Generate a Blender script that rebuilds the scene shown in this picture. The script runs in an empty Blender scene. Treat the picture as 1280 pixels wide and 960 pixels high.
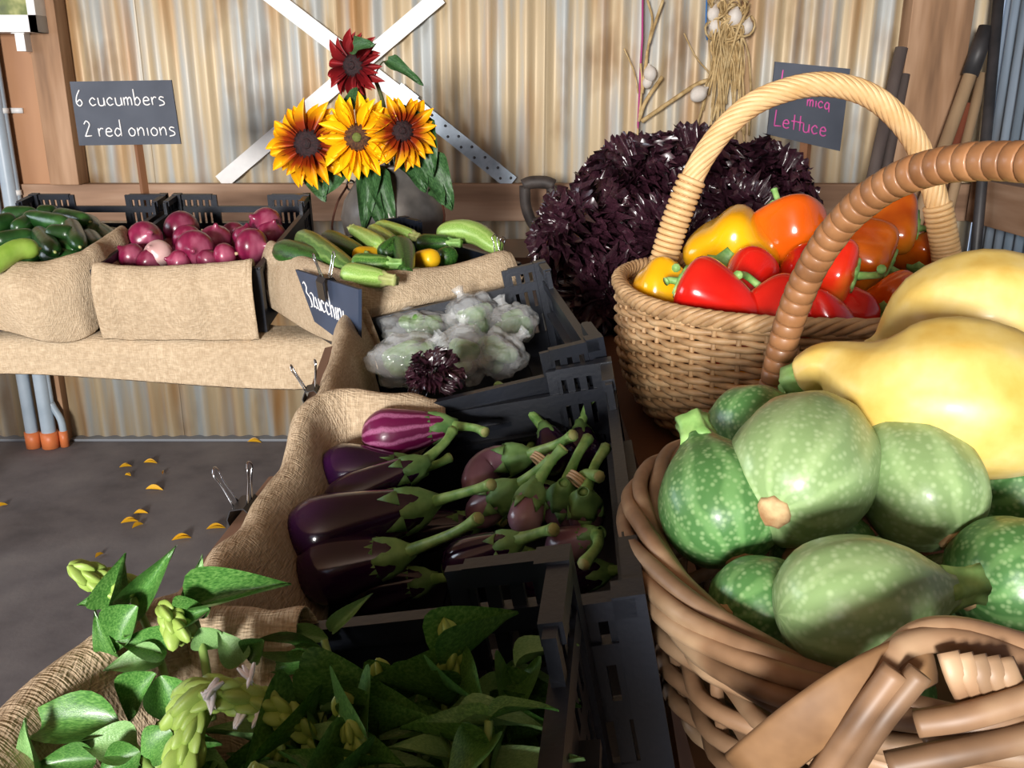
import bpy, math, random
from mathutils import Vector as V, Matrix, noise as mn
random.seed(7)
S = bpy.context.scene
COL = S.collection
PI = math.pi
def R(d): return math.radians(d)

# ------------------------------------------------------------ camera
CAMZ, PITCH, F = 1.5, R(17.6), 1150.0
cam_d = bpy.data.cameras.new('camera'); cam = bpy.data.objects.new('camera', cam_d)
COL.objects.link(cam); cam.location = (0, 0, CAMZ)
cam.rotation_euler = (PI/2 - PITCH, 0, 0)
cam_d.sensor_width = 36; cam_d.lens = 36*F/1280; cam_d.clip_start = .02
S.camera = cam
# ------------------------------------------------------------ light: daylight through the shed's openings
w = bpy.data.worlds.new('sky'); S.world = w; w.use_nodes = True
w.node_tree.nodes['Background'].inputs[0].default_value = (.62, .75, 1, 1)
w.node_tree.nodes['Background'].inputs[1].default_value = .6
def area(name, loc, target, sx, sy, power, col):
    l = bpy.data.lights.new(name, 'AREA'); l.shape = 'RECTANGLE'; l.size = sx; l.size_y = sy
    l.energy = power; l.color = col
    o = bpy.data.objects.new(name, l); COL.objects.link(o); o.location = loc
    o.rotation_euler = (V(target)-V(loc)).to_track_quat('-Z', 'Y').to_euler()
    return o
area('doorway_front_offscreen', (-1.45, -5.0, 2.0), (-.1, 2.6, 1.2), 1.0, 1.1, 620, (1, .965, .92))
area('window_left_offscreen', (-3.85, 1.6, 1.8), (0, 1.6, 1.3), 1.9, 1.1, 34, (.8, .9, 1))
S.view_settings.view_transform = 'Standard'; S.view_settings.look = 'None'
S.view_settings.gamma = 1; S.view_settings.exposure = 0.3
S.view_settings.use_curve_mapping = False

# ------------------------------------------------------------ pixel -> place
FW = V((0, math.cos(PITCH), -math.sin(PITCH))); UP = V((0, math.sin(PITCH), math.cos(PITCH)))
C0 = V((0, 0, CAMZ))
def ray(x, y): return V((1, 0, 0))*((x-640)/F) + UP*((480-y)/F) + FW
def atY(x, y, Y): d = ray(x, y); return C0 + d*(Y/d.y)
def atz(x, y, z): d = ray(x, y); return C0 + d*((z-CAMZ)/d.z)
def onp(M, x, y, h):
    d = ray(x, y); n = (M.to_3x3() @ V((0, 0, 1))); p = M @ V((0, 0, h))
    return C0 + d*((p-C0).dot(n)/d.dot(n))

# ------------------------------------------------------------ materials
MATS = {}
def nodes(name):
    m = bpy.data.materials.new(name); m.use_nodes = True
    return m, m.node_tree.nodes, m.node_tree.links, m.node_tree.nodes['Principled BSDF']
def rgba(c): return tuple((v/255)**2.2 for v in c[:3]) + (1,)      # colours written as photo values
def mat(name, stops, rough=.5, scale=10, stretch=(1, 1, 1), bump=0, bscale=None, metal=0, detail=3, spec=.5,
        trans=0, alpha=1, coat=0, rnd=0, sub=0, bstretch=None):
    if name in MATS: return MATS[name]
    m, N, L, P = nodes(name)
    tc = N.new('ShaderNodeTexCoord')
    def noi(sc, st, dt):
        mp = N.new('ShaderNodeMapping'); mp.inputs['Scale'].default_value = st
        L.new(tc.outputs['Object'], mp.inputs['Vector'])
        t = N.new('ShaderNodeTexNoise'); t.inputs['Scale'].default_value = sc; t.inputs['Detail'].default_value = dt
        L.new(mp.outputs[0], t.inputs['Vector']); return t
    if len(stops) == 1: P.inputs['Base Color'].default_value = rgba(stops[0])
    else:
        t = noi(scale, stretch, detail); r = N.new('ShaderNodeValToRGB'); e = r.color_ramp.elements
        n = len(stops)
        for i, c in enumerate(stops):
            p = .3 + .4*i/(n-1)
            el = e[i] if i < 2 else e.new(p)
            el.position = p
        for i, c in enumerate(stops): e[i].color = rgba(c)
        L.new(t.outputs['Fac'], r.inputs[0]); out = r.outputs[0]
        if rnd:
            oi = N.new('ShaderNodeObjectInfo'); hs = N.new('ShaderNodeHueSaturation')
            mr = N.new('ShaderNodeMapRange'); mr.inputs[3].default_value = 1-rnd; mr.inputs[4].default_value = 1+rnd
            L.new(oi.outputs['Random'], mr.inputs[0]); L.new(mr.outputs[0], hs.inputs['Value'])
            L.new(out, hs.inputs['Color']); out = hs.outputs[0]
        L.new(out, P.inputs['Base Color'])
    P.inputs['Roughness'].default_value = rough; P.inputs['Metallic'].default_value = metal
    P.inputs['Specular IOR Level'].default_value = spec
    P.inputs['Transmission Weight'].default_value = trans; P.inputs['Alpha'].default_value = alpha
    P.inputs['Coat Weight'].default_value = coat; P.inputs['Coat Roughness'].default_value = .12
    if sub: P.inputs['Subsurface Weight'].default_value = sub; P.inputs['Subsurface Scale'].default_value = .01
    if bump:
        t = noi(bscale or scale, bstretch or stretch, 2); b = N.new('ShaderNodeBump')
        b.inputs['Strength'].default_value = bump; b.inputs['Distance'].default_value = .004
        L.new(t.outputs['Fac'], b.inputs['Height']); L.new(b.outputs[0], P.inputs['Normal'])
    MATS[name] = m; return m
def mat_burlap(name, c1, c2):
    m, N, L, P = nodes(name); tc = N.new('ShaderNodeTexCoord')
    hs = []
    for st in ((1, .12, .12), (.12, 1, .12), (.12, .12, 1)):
        mp = N.new('ShaderNodeMapping'); mp.inputs['Scale'].default_value = st; L.new(tc.outputs['Object'], mp.inputs[0])
        t = N.new('ShaderNodeTexNoise'); t.inputs['Scale'].default_value = 640; t.inputs['Detail'].default_value = 1
        L.new(mp.outputs[0], t.inputs['Vector']); hs.append(t)
    a = N.new('ShaderNodeMath'); a.operation = 'ADD'; b = N.new('ShaderNodeMath'); b.operation = 'ADD'
    L.new(hs[0].outputs[0], a.inputs[0]); L.new(hs[1].outputs[0], a.inputs[1]); L.new(a.outputs[0], b.inputs[0]); L.new(hs[2].outputs[0], b.inputs[1])
    r = N.new('ShaderNodeMapRange'); r.inputs[1].default_value = 1.15; r.inputs[2].default_value = 1.85; L.new(b.outputs[0], r.inputs[0])
    big = N.new('ShaderNodeTexNoise'); big.inputs['Scale'].default_value = 6; L.new(tc.outputs['Object'], big.inputs['Vector'])
    ad = N.new('ShaderNodeMath'); ad.operation = 'MULTIPLY_ADD'; ad.inputs[1].default_value = .6; ad.inputs[2].default_value = .1
    L.new(r.outputs[0], ad.inputs[0])
    ad2 = N.new('ShaderNodeMath'); ad2.operation = 'MULTIPLY_ADD'; ad2.inputs[1].default_value = .5; L.new(big.outputs[0], ad2.inputs[0]); L.new(ad.outputs[0], ad2.inputs[2])
    mx = N.new('ShaderNodeMix'); mx.data_type = 'RGBA'; mx.inputs[6].default_value = rgba(c1); mx.inputs[7].default_value = rgba(c2)
    L.new(ad2.outputs[0], mx.inputs[0]); L.new(mx.outputs[2], P.inputs['Base Color'])
    bp = N.new('ShaderNodeBump'); bp.inputs['Strength'].default_value = .6; bp.inputs['Distance'].default_value = .002
    L.new(r.outputs[0], bp.inputs['Height']); L.new(bp.outputs[0], P.inputs['Normal'])
    P.inputs['Roughness'].default_value = .95; P.inputs['Specular IOR Level'].default_value = .1
    MATS[name] = m; return m
def mat_tin(name, base, zinc, rust, axis):
    """galvanised corrugated iron: long vertical streaks of zinc, ochre and rust"""
    m, N, L, P = nodes(name); tc = N.new('ShaderNodeTexCoord')
    def noi(st, sc, d=3):
        mp = N.new('ShaderNodeMapping'); mp.inputs['Scale'].default_value = st; L.new(tc.outputs['Object'], mp.inputs[0])
        t = N.new('ShaderNodeTexNoise'); t.inputs['Scale'].default_value = sc; t.inputs['Detail'].default_value = d
        L.new(mp.outputs[0], t.inputs['Vector']); return t
    st = (1, .05, .05) if axis == 'x' else (.05, 1, .05)
    t1 = noi((st[0], st[1], .06), 16); t2 = noi((st[0], st[1], .1), 9); t3 = noi((1, 1, .5), 3.2, 4)
    r1 = N.new('ShaderNodeMapRange'); r1.inputs[1].default_value = .44; r1.inputs[2].default_value = .62; L.new(t1.outputs[0], r1.inputs[0])
    r2 = N.new('ShaderNodeMapRange'); r2.inputs[1].default_value = .5; r2.inputs[2].default_value = .72; L.new(t2.outputs[0], r2.inputs[0])
    r3 = N.new('ShaderNodeMapRange'); r3.inputs[1].default_value = .58; r3.inputs[2].default_value = .75; L.new(t3.outputs[0], r3.inputs[0])
    c = None
    prev = rgba(base)
    for fac, col in ((r1, zinc), (r2, rust), (r3, tuple(v*.78 for v in rust))):
        mx = N.new('ShaderNodeMix'); mx.data_type = 'RGBA'
        if c is None: mx.inputs[6].default_value = prev
        else: L.new(c, mx.inputs[6])
        mx.inputs[7].default_value = rgba(col); L.new(fac.outputs[0], mx.inputs[0]); c = mx.outputs[2]
    L.new(c, P.inputs['Base Color'])
    P.inputs['Roughness'].default_value = .5; P.inputs['Metallic'].default_value = .15
    MATS[name] = m; return m
def mat_squash(name, c1, c2, c3, n, speck=70):
    """skin with stripes along the length (UV u round, v along) and pale flecks"""
    m, N, L, P = nodes(name); tc = N.new('ShaderNodeTexCoord'); sp = N.new('ShaderNodeSeparateXYZ'); L.new(tc.outputs['UV'], sp.inputs[0])
    nz = N.new('ShaderNodeTexNoise'); nz.inputs['Scale'].default_value = 28; nz.inputs['Detail'].default_value = 3; L.new(tc.outputs['Object'], nz.inputs['Vector'])
    mu = N.new('ShaderNodeMath'); mu.operation = 'MULTIPLY_ADD'; mu.inputs[1].default_value = n*2*PI; L.new(sp.outputs[0], mu.inputs[0])
    wb = N.new('ShaderNodeMath'); wb.operation = 'MULTIPLY'; wb.inputs[1].default_value = 6.5; L.new(nz.outputs[0], wb.inputs[0]); L.new(wb.outputs[0], mu.inputs[2])
    sn = N.new('ShaderNodeMath'); sn.operation = 'SINE'; L.new(mu.outputs[0], sn.inputs[0])
    rs = N.new('ShaderNodeMapRange'); rs.inputs[1].default_value = .1; rs.inputs[2].default_value = .9; L.new(sn.outputs[0], rs.inputs[0])
    mx = N.new('ShaderNodeMix'); mx.data_type = 'RGBA'; mx.inputs[6].default_value = rgba(c1); mx.inputs[7].default_value = rgba(c2)
    L.new(rs.outputs[0], mx.inputs[0])
    vo = N.new('ShaderNodeTexVoronoi'); vo.inputs['Scale'].default_value = speck*3.2; vo.inputs['Randomness'].default_value = 1; L.new(tc.outputs['Object'], vo.inputs['Vector'])
    rv = N.new('ShaderNodeMapRange'); rv.inputs[1].default_value = .5; rv.inputs[2].default_value = .15; L.new(vo.outputs['Distance'], rv.inputs[0])
    mv = N.new('ShaderNodeMath'); mv.operation = 'MULTIPLY'; mv.inputs[1].default_value = .5; L.new(rv.outputs[0], mv.inputs[0])
    m2 = N.new('ShaderNodeMix'); m2.data_type = 'RGBA'; m2.inputs[7].default_value = rgba(c3); L.new(mx.outputs[2], m2.inputs[6]); L.new(mv.outputs[0], m2.inputs[0])
    L.new(m2.outputs[2], P.inputs['Base Color'])
    fn = N.new('ShaderNodeTexNoise'); fn.inputs['Scale'].default_value = 150; L.new(tc.outputs['Object'], fn.inputs['Vector'])
    bp = N.new('ShaderNodeBump'); bp.inputs['Strength'].default_value = .12; bp.inputs['Distance'].default_value = .002; L.new(fn.outputs[0], bp.inputs['Height']); L.new(bp.outputs[0], P.inputs['Normal'])
    P.inputs['Roughness'].default_value = .36; P.inputs['Coat Weight'].default_value = .08
    MATS[name] = m; return m

# ------------------------------------------------------------ mesh helpers
class MB:
    def __init__(s): s.v = []; s.f = []; s.uv = {}
    def add(s, vs, fs):
        o = len(s.v); s.v += [V(p) for p in vs]; s.f += [tuple(i+o for i in f) for f in fs]; return o
    def box(s, c, d, M=None):
        c = V(c); d = V(d)/2
        vs = [c + V((sx*d.x, sy*d.y, sz*d.z)) for sx in (-1, 1) for sy in (-1, 1) for sz in (-1, 1)]
        if M: vs = [M @ p for p in vs]
        s.add(vs, [(0, 1, 3, 2), (4, 6, 7, 5), (0, 4, 5, 1), (2, 3, 7, 6), (0, 2, 6, 4), (1, 5, 7, 3)]); return s
    def tube(s, pts, rad, n=8, mod=None, caps=True, closed=False, flat=1.0, up=None):
        pts = [V(p) for p in pts]; m = len(pts)
        if not hasattr(rad, '__len__'): rad = [rad]*m
        u = None; rows = []
        for i, p in enumerate(pts):
            if closed: t = pts[(i+1) % m]-pts[i-1]
            else: t = pts[min(i+1, m-1)]-pts[max(i-1, 0)]
            t.normalize() if t.length else None
            if u is None:
                h = up or (V((0, 0, 1)) if abs(t.z) < .9 else V((1, 0, 0))); u = h - t*h.dot(t)
            else: u = u - t*u.dot(t)
            if u.length < 1e-6: u = t.orthogonal()
            u.normalize(); b = t.cross(u)
            row = []
            for k in range(n):
                a = 2*PI*k/n; r = rad[i]*(mod(a, i/(m-1)) if mod else 1)
                row.append(p + u*(math.cos(a)*r*flat) + b*(math.sin(a)*r))
            rows.append(row)
        o = len(s.v)
        for row in rows: s.v += row
        for i in range(m if closed else m-1):
            j = (i+1) % m
            for k in range(n):
                k2 = (k+1) % n; fi = len(s.f)
                s.f.append((o+i*n+k, o+i*n+k2, o+j*n+k2, o+j*n+k))
                s.uv[fi] = ((k/n, i/(m-1)), ((k+1)/n, i/(m-1)), ((k+1)/n, (i+1)/(m-1)), (k/n, (i+1)/(m-1)))
        if caps and not closed:
            s.f.append(tuple(o+k for k in reversed(range(n)))); s.f.append(tuple(o+(m-1)*n+k for k in range(n)))
        return s
    def grid(s, rows):
        o = len(s.v); n = len(rows[0])
        for r in rows: s.v += [V(p) for p in r]
        for i in range(len(rows)-1):
            for k in range(n-1):
                fi = len(s.f); s.f.append((o+i*n+k, o+i*n+k+1, o+(i+1)*n+k+1, o+(i+1)*n+k))
                s.uv[fi] = ((k/(n-1), i/(len(rows)-1)), ((k+1)/(n-1), i/(len(rows)-1)), ((k+1)/(n-1), (i+1)/(len(rows)-1)), (k/(n-1), (i+1)/(len(rows)-1)))
        return s
    def mesh(s, name, m, M=None, smooth=True):
        me = bpy.data.meshes.new(name)
        me.from_pydata([tuple((M @ p) if M else p) for p in s.v], [], s.f)
        if s.uv:
            ul = me.uv_layers.new(name='UVMap').data
            for fi, uvs in s.uv.items():
                for li, c in zip(me.polygons[fi].loop_indices, uvs): ul[li].uv = c
        me.materials.append(m)
        if smooth: me.polygons.foreach_set('use_smooth', [True]*len(me.polygons))
        me.update(); return me
def root_of(o):
    while o.parent: o = o.parent
    return o
def tag(o, label=None, cat=None, group=None, kind=None):
    if label: o['label'] = label
    if cat: o['category'] = cat
    if group: o['group'] = group
    if kind: o['kind'] = kind
    return o
def empty(name, M, label=None, cat=None, group=None, kind=None):
    o = bpy.data.objects.new(name, None); COL.objects.link(o); o.empty_display_size = .05
    o.matrix_basis = M if isinstance(M, Matrix) else Matrix.Translation(V(M))
    return tag(o, label, cat, group, kind)
def build(name, mb, m, parent=None, local=False, smooth=True, base=None):
    """one mesh object; mb holds world coordinates unless local"""
    if parent is not None:
        Mi = None if local else root_of(parent).matrix_basis.inverted()
        o = bpy.data.objects.new(name, mb.mesh(name, m, Mi, smooth)); COL.objects.link(o); o.parent = parent
    else:
        b = base if base is not None else V((0, 0, 0)) if local else V((sum(p.x for p in mb.v)/len(mb.v), sum(p.y for p in mb.v)/len(mb.v), min(p.z for p in mb.v)))
        o = bpy.data.objects.new(name, mb.mesh(name, m, Matrix.Translation(-V(b)), smooth)); COL.objects.link(o); o.location = b
    return o
def inst(o, parent, M):
    c = o.copy(); COL.objects.link(c); c.parent = parent; c.matrix_basis = M; return c
def cat(pts, n):
    """smooth curve through the points"""
    pts = [V(p) for p in pts]; P = [pts[0]*2-pts[1]] + pts + [pts[-1]*2-pts[-2]]; out = []
    m = len(pts)-1
    for k in range(n):
        t = k/(n-1)*m; i = min(int(t), m-1); t -= i; a, b, c, d = P[i:i+4]
        out.append(.5*((2*b) + (c-a)*t + (2*a-5*b+4*c-d)*t*t + (3*b-a-3*c+d)*t*t*t))
    return out
def interp(prof, t):
    for (a, ra), (b, rb) in zip(prof, prof[1:]):
        if t <= b:
            k = (t-a)/(b-a) if b > a else 0
            k = k*k*(3-2*k) if False else k
            return ra+(rb-ra)*k
    return prof[-1][1]
def body(pts, prof, r, n=20, m=18, mod=None, flat=1.0, wob=0):
    """turned solid along a curve: prof = [(t, relative radius)], ends rounded by the profile"""
    c = cat(pts, m*3)
    ts = [.5-.5*math.cos(PI*i/(m-1)) for i in range(m)]
    q = [c[min(int(round(t*(m*3-1))), m*3-1)] for t in ts]
    for i, t in enumerate(ts):
        f = t*(m*3-1); k = min(int(f), m*3-2); q[i] = c[k].lerp(c[k+1], f-k)
    sm = cat([V((a, b, 0)) for a, b in prof], 80)
    def pr(t):
        for a, b in zip(sm, sm[1:]):
            if t <= b.x+1e-9: return a.y+(b.y-a.y)*((t-a.x)/(b.x-a.x) if b.x > a.x else 0)
        return sm[-1].y
    return MB().tube(q, [max(pr(t), .004)*r for t in ts], n, mod, flat=flat)

# ------------------------------------------------------------ the shed
WY, WXR, WXL, WYF, WZ = 3.9, 1.92, -3.6, -3.3, 3.1
concrete = mat('concrete', [(88, 84, 86), (108, 103, 104), (120, 115, 114)], .75, 5, bump=.15, bscale=60, detail=6)
timber = mat('timber', [(112, 84, 62), (156, 120, 90), (184, 148, 118)], .7, 14, (1, 1, .12), bump=.2)
timber_h = mat('timber_rail', [(112, 84, 64), (150, 118, 94), (176, 146, 122)], .7, 14, (.1, 1, 1), bump=.2)
timber_y = mat('timber_along', [(112, 84, 64), (150, 118, 94), (176, 146, 122)], .7, 14, (1, .1, 1), bump=.2)
ply = mat('ply_panel', [(150, 106, 74), (174, 128, 92)], .6, 6, (1, 1, .2))
darkwood = mat('dark_wood', [(58, 36, 22), (92, 60, 38), (110, 74, 48)], .6, 10, (1, .12, 1), bump=.2)
tin = mat_tin('tin_warm', (200, 180, 146), (180, 184, 182), (176, 134, 88), 'x')
tin_b = mat_tin('tin_blue', (120, 136, 152), (152, 168, 186), (112, 112, 116), 'y')
def flat(name, vs, m):
    o = build(name, MB().add and (lambda b: (b.add(vs, [tuple(range(len(vs)))]), b)[1])(MB()), m, smooth=False, base=V((0, 0, 0)))
    return tag(o, kind='structure')
fl = MB(); fl.box(((WXL+WXR)/2, (WY+WYF)/2, -.05), (WXR-WXL, WY-WYF, .1)); tag(build('floor', fl, concrete, smooth=False), kind='structure')
def sheet(axis, a, b, z0, z1, off):
    mb = MB(); n = max(int((b-a)/.0095), 2); rows = []
    for z in (z0, z1):
        row = []
        for k in range(n+1):
            u = a+(b-a)*k/n; d = .0095*math.sin(2*PI*u/.076)
            row.append((u, off+d, z) if axis == 'x' else (off+d, u, z))
        rows.append(row)
    return mb.grid(rows)
wb = empty('wall_back', (0, WY, 0), kind='structure')
ed = [-3.6, -3.14, -2.32, -1.51, -.68, .116, .93, 1.92]
for i, (a, b) in enumerate(zip(ed, ed[1:])):
    o = build('corrugated_sheet', sheet('x', a-.02, b+.02, .012, WZ, WY+.012+.004*(i % 2)), tin, wb)
    sd = o.modifiers.new('thick', 'SOLIDIFY'); sd.thickness = .0015
wr = empty('wall_right', (WXR, 2, 0), kind='structure')
ed = [-3.3, -1.7, -.9, -.1, .7, 1.5, 2.3, 3.1, 3.9]
for i, (a, b) in enumerate(zip(ed, ed[1:])):
    o = build('corrugated_sheet', sheet('y', a-.02, b+.02, .012, WZ, WXR+.03+.004*(i % 2)), tin_b, wr)
    o.modifiers.new('thick', 'SOLIDIFY').thickness = .0015
mb = MB(); mb.box(((WXL+WXR)/2, (WY+WYF)/2, WZ+.03), (WXR-WXL+.3, WY-WYF+.3, .06)); tag(build('ceiling', mb, timber, smooth=False), kind='structure')
# left wall with a window opening, front wall with the doorway the light comes through
mb = MB(); x = WXL-.04
for y0, y1, z0, z1 in ((WYF, .6, 0, WZ), (2.6, WY, 0, WZ), (.6, 2.6, 0, 1.15), (.6, 2.6, 2.35, WZ)):
    mb.box((x, (y0+y1)/2, (z0+z1)/2), (.06, y1-y0, z1-z0))
tag(build('wall_left', mb, timber, smooth=False), kind='structure')
mb = MB()
for x0, x1, z0, z1 in ((WXL, -2.5, 0, WZ), (-.1, WXR, 0, WZ), (-2.5, -.1, 2.8, WZ)):
    mb.box(((x0+x1)/2, WYF-.04, (z0+z1)/2), (x1-x0, .06, z1-z0))
tag(build('wall_front', mb, timber, smooth=False), kind='structure')
# timber rail, posts and skirting
def beam(name, x0, x1, y0, y1, z0, z1, m, label=None):
    mb = MB(); mb.box(((x0+x1)/2, (y0+y1)/2, (z0+z1)/2), (x1-x0, y1-y0, z1-z0))
    o = build(name, mb, m, smooth=False); bv = o.modifiers.new('bevel', 'BEVEL'); bv.width = .003; bv.segments = 2
    return tag(o, label, kind='structure')
zt = atY(300, 230, WY-.06).z
p0 = atY(30, 115, WY-.06).x
beam('trim_1', WXL, WXR, WY-.07, WY-.005, zt-.15, zt, timber_h, 'brown timber rail across the corrugated back wall')
xa, xb = atY(47, 115, WY-.09).x, atY(84, 115, WY-.09).x
beam('trim_2', xa, xb, WY-.1, WY-.005, zt, WZ, timber, 'upright timber post on the rail beside the ply panel')
xa2, xb2 = atY(1128, 100, WY-.09).x, atY(1204, 100, WY-.09).x
beam('trim_3', xa2, xb2, WY-.1, WY-.005, 0, WZ, timber, 'wide upright timber post in the shed corner')
zr = 1.17
beam('trim_4', WXR-.07, WXR+.015, 1.2, WY-.12, zr-.17, zr, timber_y, 'timber rail along the blue grey side wall')
beam('trim_5', WXL, WXR, WY-.03, WY+.03, 0, .012, mat('sill_tin', [(120, 124, 130)], .5), 'low dark sill where the tin wall meets the concrete')
mb = MB(); mb.box(((atY(-120, 115, WY).x+xa)/2, WY-.035, (zt+WZ)/2), (xa-atY(-120, 115, WY).x, .03, WZ-zt))
tag(build('trim_6', mb, ply, smooth=False), 'orange brown ply panel left of the timber post', kind='structure')
xa3, xb3 = atY(66, 500, WY-.03).x, atY(80, 500, WY-.03).x
beam('trim_7', xa3-.0, xb3, WY-.05, WY-.0, 0, zt-.15, timber, 'narrow timber stud behind the grey conduits')

# white strap braces crossing on the wall
white = mat('white_paint', [(225, 226, 226), (240, 240, 238)], .45, 20)
strapg = mat('strap_zinc', [(150, 165, 180), (176, 190, 205)], .4, 30, metal=.4)
def strap(p, q, wd, m, off):
    a, b = atY(*p, WY-off), atY(*q, WY-off); t = (b-a).normalized(); n = V((0, -1, 0)); s = n.cross(t)*wd/2
    mb = MB(); vs = []
    for e in (a, b):
        for k in (-1, 1):
            for d in (0, .003): vs.append(e+s*k+n*d)
    mb.add(vs, [(0, 1, 3, 2), (4, 6, 7, 5), (0, 4, 5, 1), (2, 3, 7, 6), (0, 2, 6, 4), (1, 5, 7, 3)]); return mb, a, b, t, s, n
dark = mat('hole_shade', [(70, 72, 76)], .6)  # dark discs stand in for the shade inside the strap's perforations
top = empty('strap_brace', atY(470, 110, WY-.02), 'white steel strap brace behind the flowers with a grey perforated lower half', 'brace')
build('strap', strap((330, -12), (520, 134), .062, white, .03)[0], white, top, smooth=False)
lo = strap((508, 124), (640, 229), .062, strapg, .034)
o = build('strap', lo[0], strapg, top, smooth=False); o['label'] = 'grey perforated lower half of the strap'
mb = MB()
for i in range(16):
    p = lo[1]+(lo[2]-lo[1])*((i+.5)/16) + lo[5]*.0035 + lo[4]*(.45 if i % 2 else -.45)
    mb.tube([p, p+lo[5]*.001], .006, 8)
tag(build('nail_holes', mb, dark, top), kind='stuff')
tp = atY(506, 122, WY-.04); mb = MB(); mb.box(tp, (.085, .012, .075), Matrix.Translation(tp) @ Matrix.Rotation(R(38), 4, 'Y') @ Matrix.Translation(-tp))
build('tensioner', mb, strapg, top, smooth=False)
o2 = empty('strap_brace', atY(400, 110, WY-.02), 'white steel strap brace rising to the right behind the flowers', 'brace')
build('strap', strap((550, -5), (276, 228), .062, white, .024)[0], white, o2, smooth=False)

# conduits at the left end of the wall
pvc = mat('grey_conduit', [(150, 165, 178), (172, 186, 198)], .35, 8)
orange = mat('orange_pvc', [(196, 104, 58), (214, 124, 76)], .45, 8)
def pipe(pts, r, label):
    e = empty('conduit', V((pts[-1].x, pts[-1].y, 0)), label, 'pipe')
    build('pipe', MB().tube(cat(pts, 24), r, 14), pvc, e)
    p = pts[-1]; build('floor_socket', MB().tube([V((p.x, p.y, .002)), V((p.x, p.y, .075))], r*1.25, 14), orange, e)
    return e
def wp(x, y, off): return atY(x, y, WY-off)
fz = atz(64, 551, 0)
def vert(x0, off, z): return V((x0, WY-off, z))
x1 = wp(62, 545, .1).x; x2 = wp(80, 548, .09).x
e = pipe([vert(x1, .1, 2.6), vert(x1, .1, 1.2), vert(x1, .1, .6), vert(x1, .1, .002)], .03, 'thick grey conduit running down the wall to an orange floor socket')
e = pipe([vert(x2-.035, .09, 2.6), vert(x2-.035, .09, 1.2), vert(x2-.035, .09, .3), vert(x2-.03, .09, .2), vert(x2, .09, .12), vert(x2, .09, .002)], .015, 'thin grey conduit kinking into an orange floor socket')
for k, z in enumerate((1.1, 1.42, 1.72)):
    mb = MB(); mb.tube([vert(x2-.035, .09, z), vert(x2-.035, .09, z+.02)], .019, 12); mb.box(vert(x2+.0, .055, z+.01), (.05, .02, .02))
    build('saddle_clip', mb, white, e)
x3 = wp(12, 250, .1).x
e = pipe([vert(x1-.075, .1, 2.6), vert(x1-.075, .1, 1.0), vert(x1-.075, .1, .002)], .026, 'pale grey conduit at the outer end of the pipe run')
# white framed panel at top left with its bracket
fr = empty('wall_frame', wp(10, 38, .12), 'white framed panel fixed above the ply board', 'frame')
a = wp(-60, 40, .18); b = wp(34, -60, .18)
mb = MB()
for (x0, x1_, z0, z1) in ((a.x, b.x, a.z, a.z+.06), (a.x, b.x, b.z-.05, b.z), (b.x-.03, b.x, a.z, b.z), (a.x, a.x+.03, a.z, b.z)):
    mb.box(((x0+x1_)/2, a.y+.04, (z0+z1)/2), (x1_-x0, .09, z1-z0))
build('frame', mb, white, fr, smooth=False)
mb = MB(); mb.box(((a.x+b.x)/2, a.y+.055, (a.z+b.z)/2), (b.x-a.x-.03, .02, b.z-a.z-.05))
build('picture', mb, mat('picture_green', [(60, 66, 52), (110, 120, 70), (225, 220, 150)], .25, 9), fr, smooth=False)
c = wp(33, 50, .1); mb = MB(); mb.box((c.x, WY-.1, c.z), (.035, .1, .085)); mb.box((c.x, WY-.15, c.z+.03), (.05, .02, .02))
build('bracket', mb, white, fr, smooth=False)
# garden fork standing behind the tables
iron = mat('worn_iron', [(52, 46, 44), (78, 70, 66)], .6, 20)
fk = empty('garden_fork', (atY(672, 260, 3.55).x, 3.5, 0), 'old garden fork with worn D handle standing behind the tables', 'fork')
g = lambda x, y: atY(x, y, 3.55)
build('grip', MB().tube(cat([g(654, 232), g(664, 228), g(682, 228), g(692, 232)], 10), .024, 10), iron, fk)
build('yoke', MB().tube(cat([g(656, 232), g(657, 255), g(663, 274), g(672, 288)], 12), .021, 10).tube(cat([g(690, 232), g(689, 255), g(682, 274), g(673, 288)], 12), .021, 10).tube([g(672, 272), g(672, 296)], .026, 10), iron, fk)
bt = V((g(672, 290).x, 3.5, .3))
build('shaft', MB().tube([g(672, 282), bt], .018, 10), mat('grey_wood', [(88, 76, 68), (112, 98, 88)], .7, 20, (1, 1, .1)), fk)
for k in range(4):
    dx = (k-1.5)*.06
    build('tine', MB().tube(cat([bt, bt+V((dx, 0, -.04)), bt+V((dx, -.01, -.16)), bt+V((dx, -.02, -.297))], 10), [.008]*8+[.006, .003], 6), iron, fk)

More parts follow.
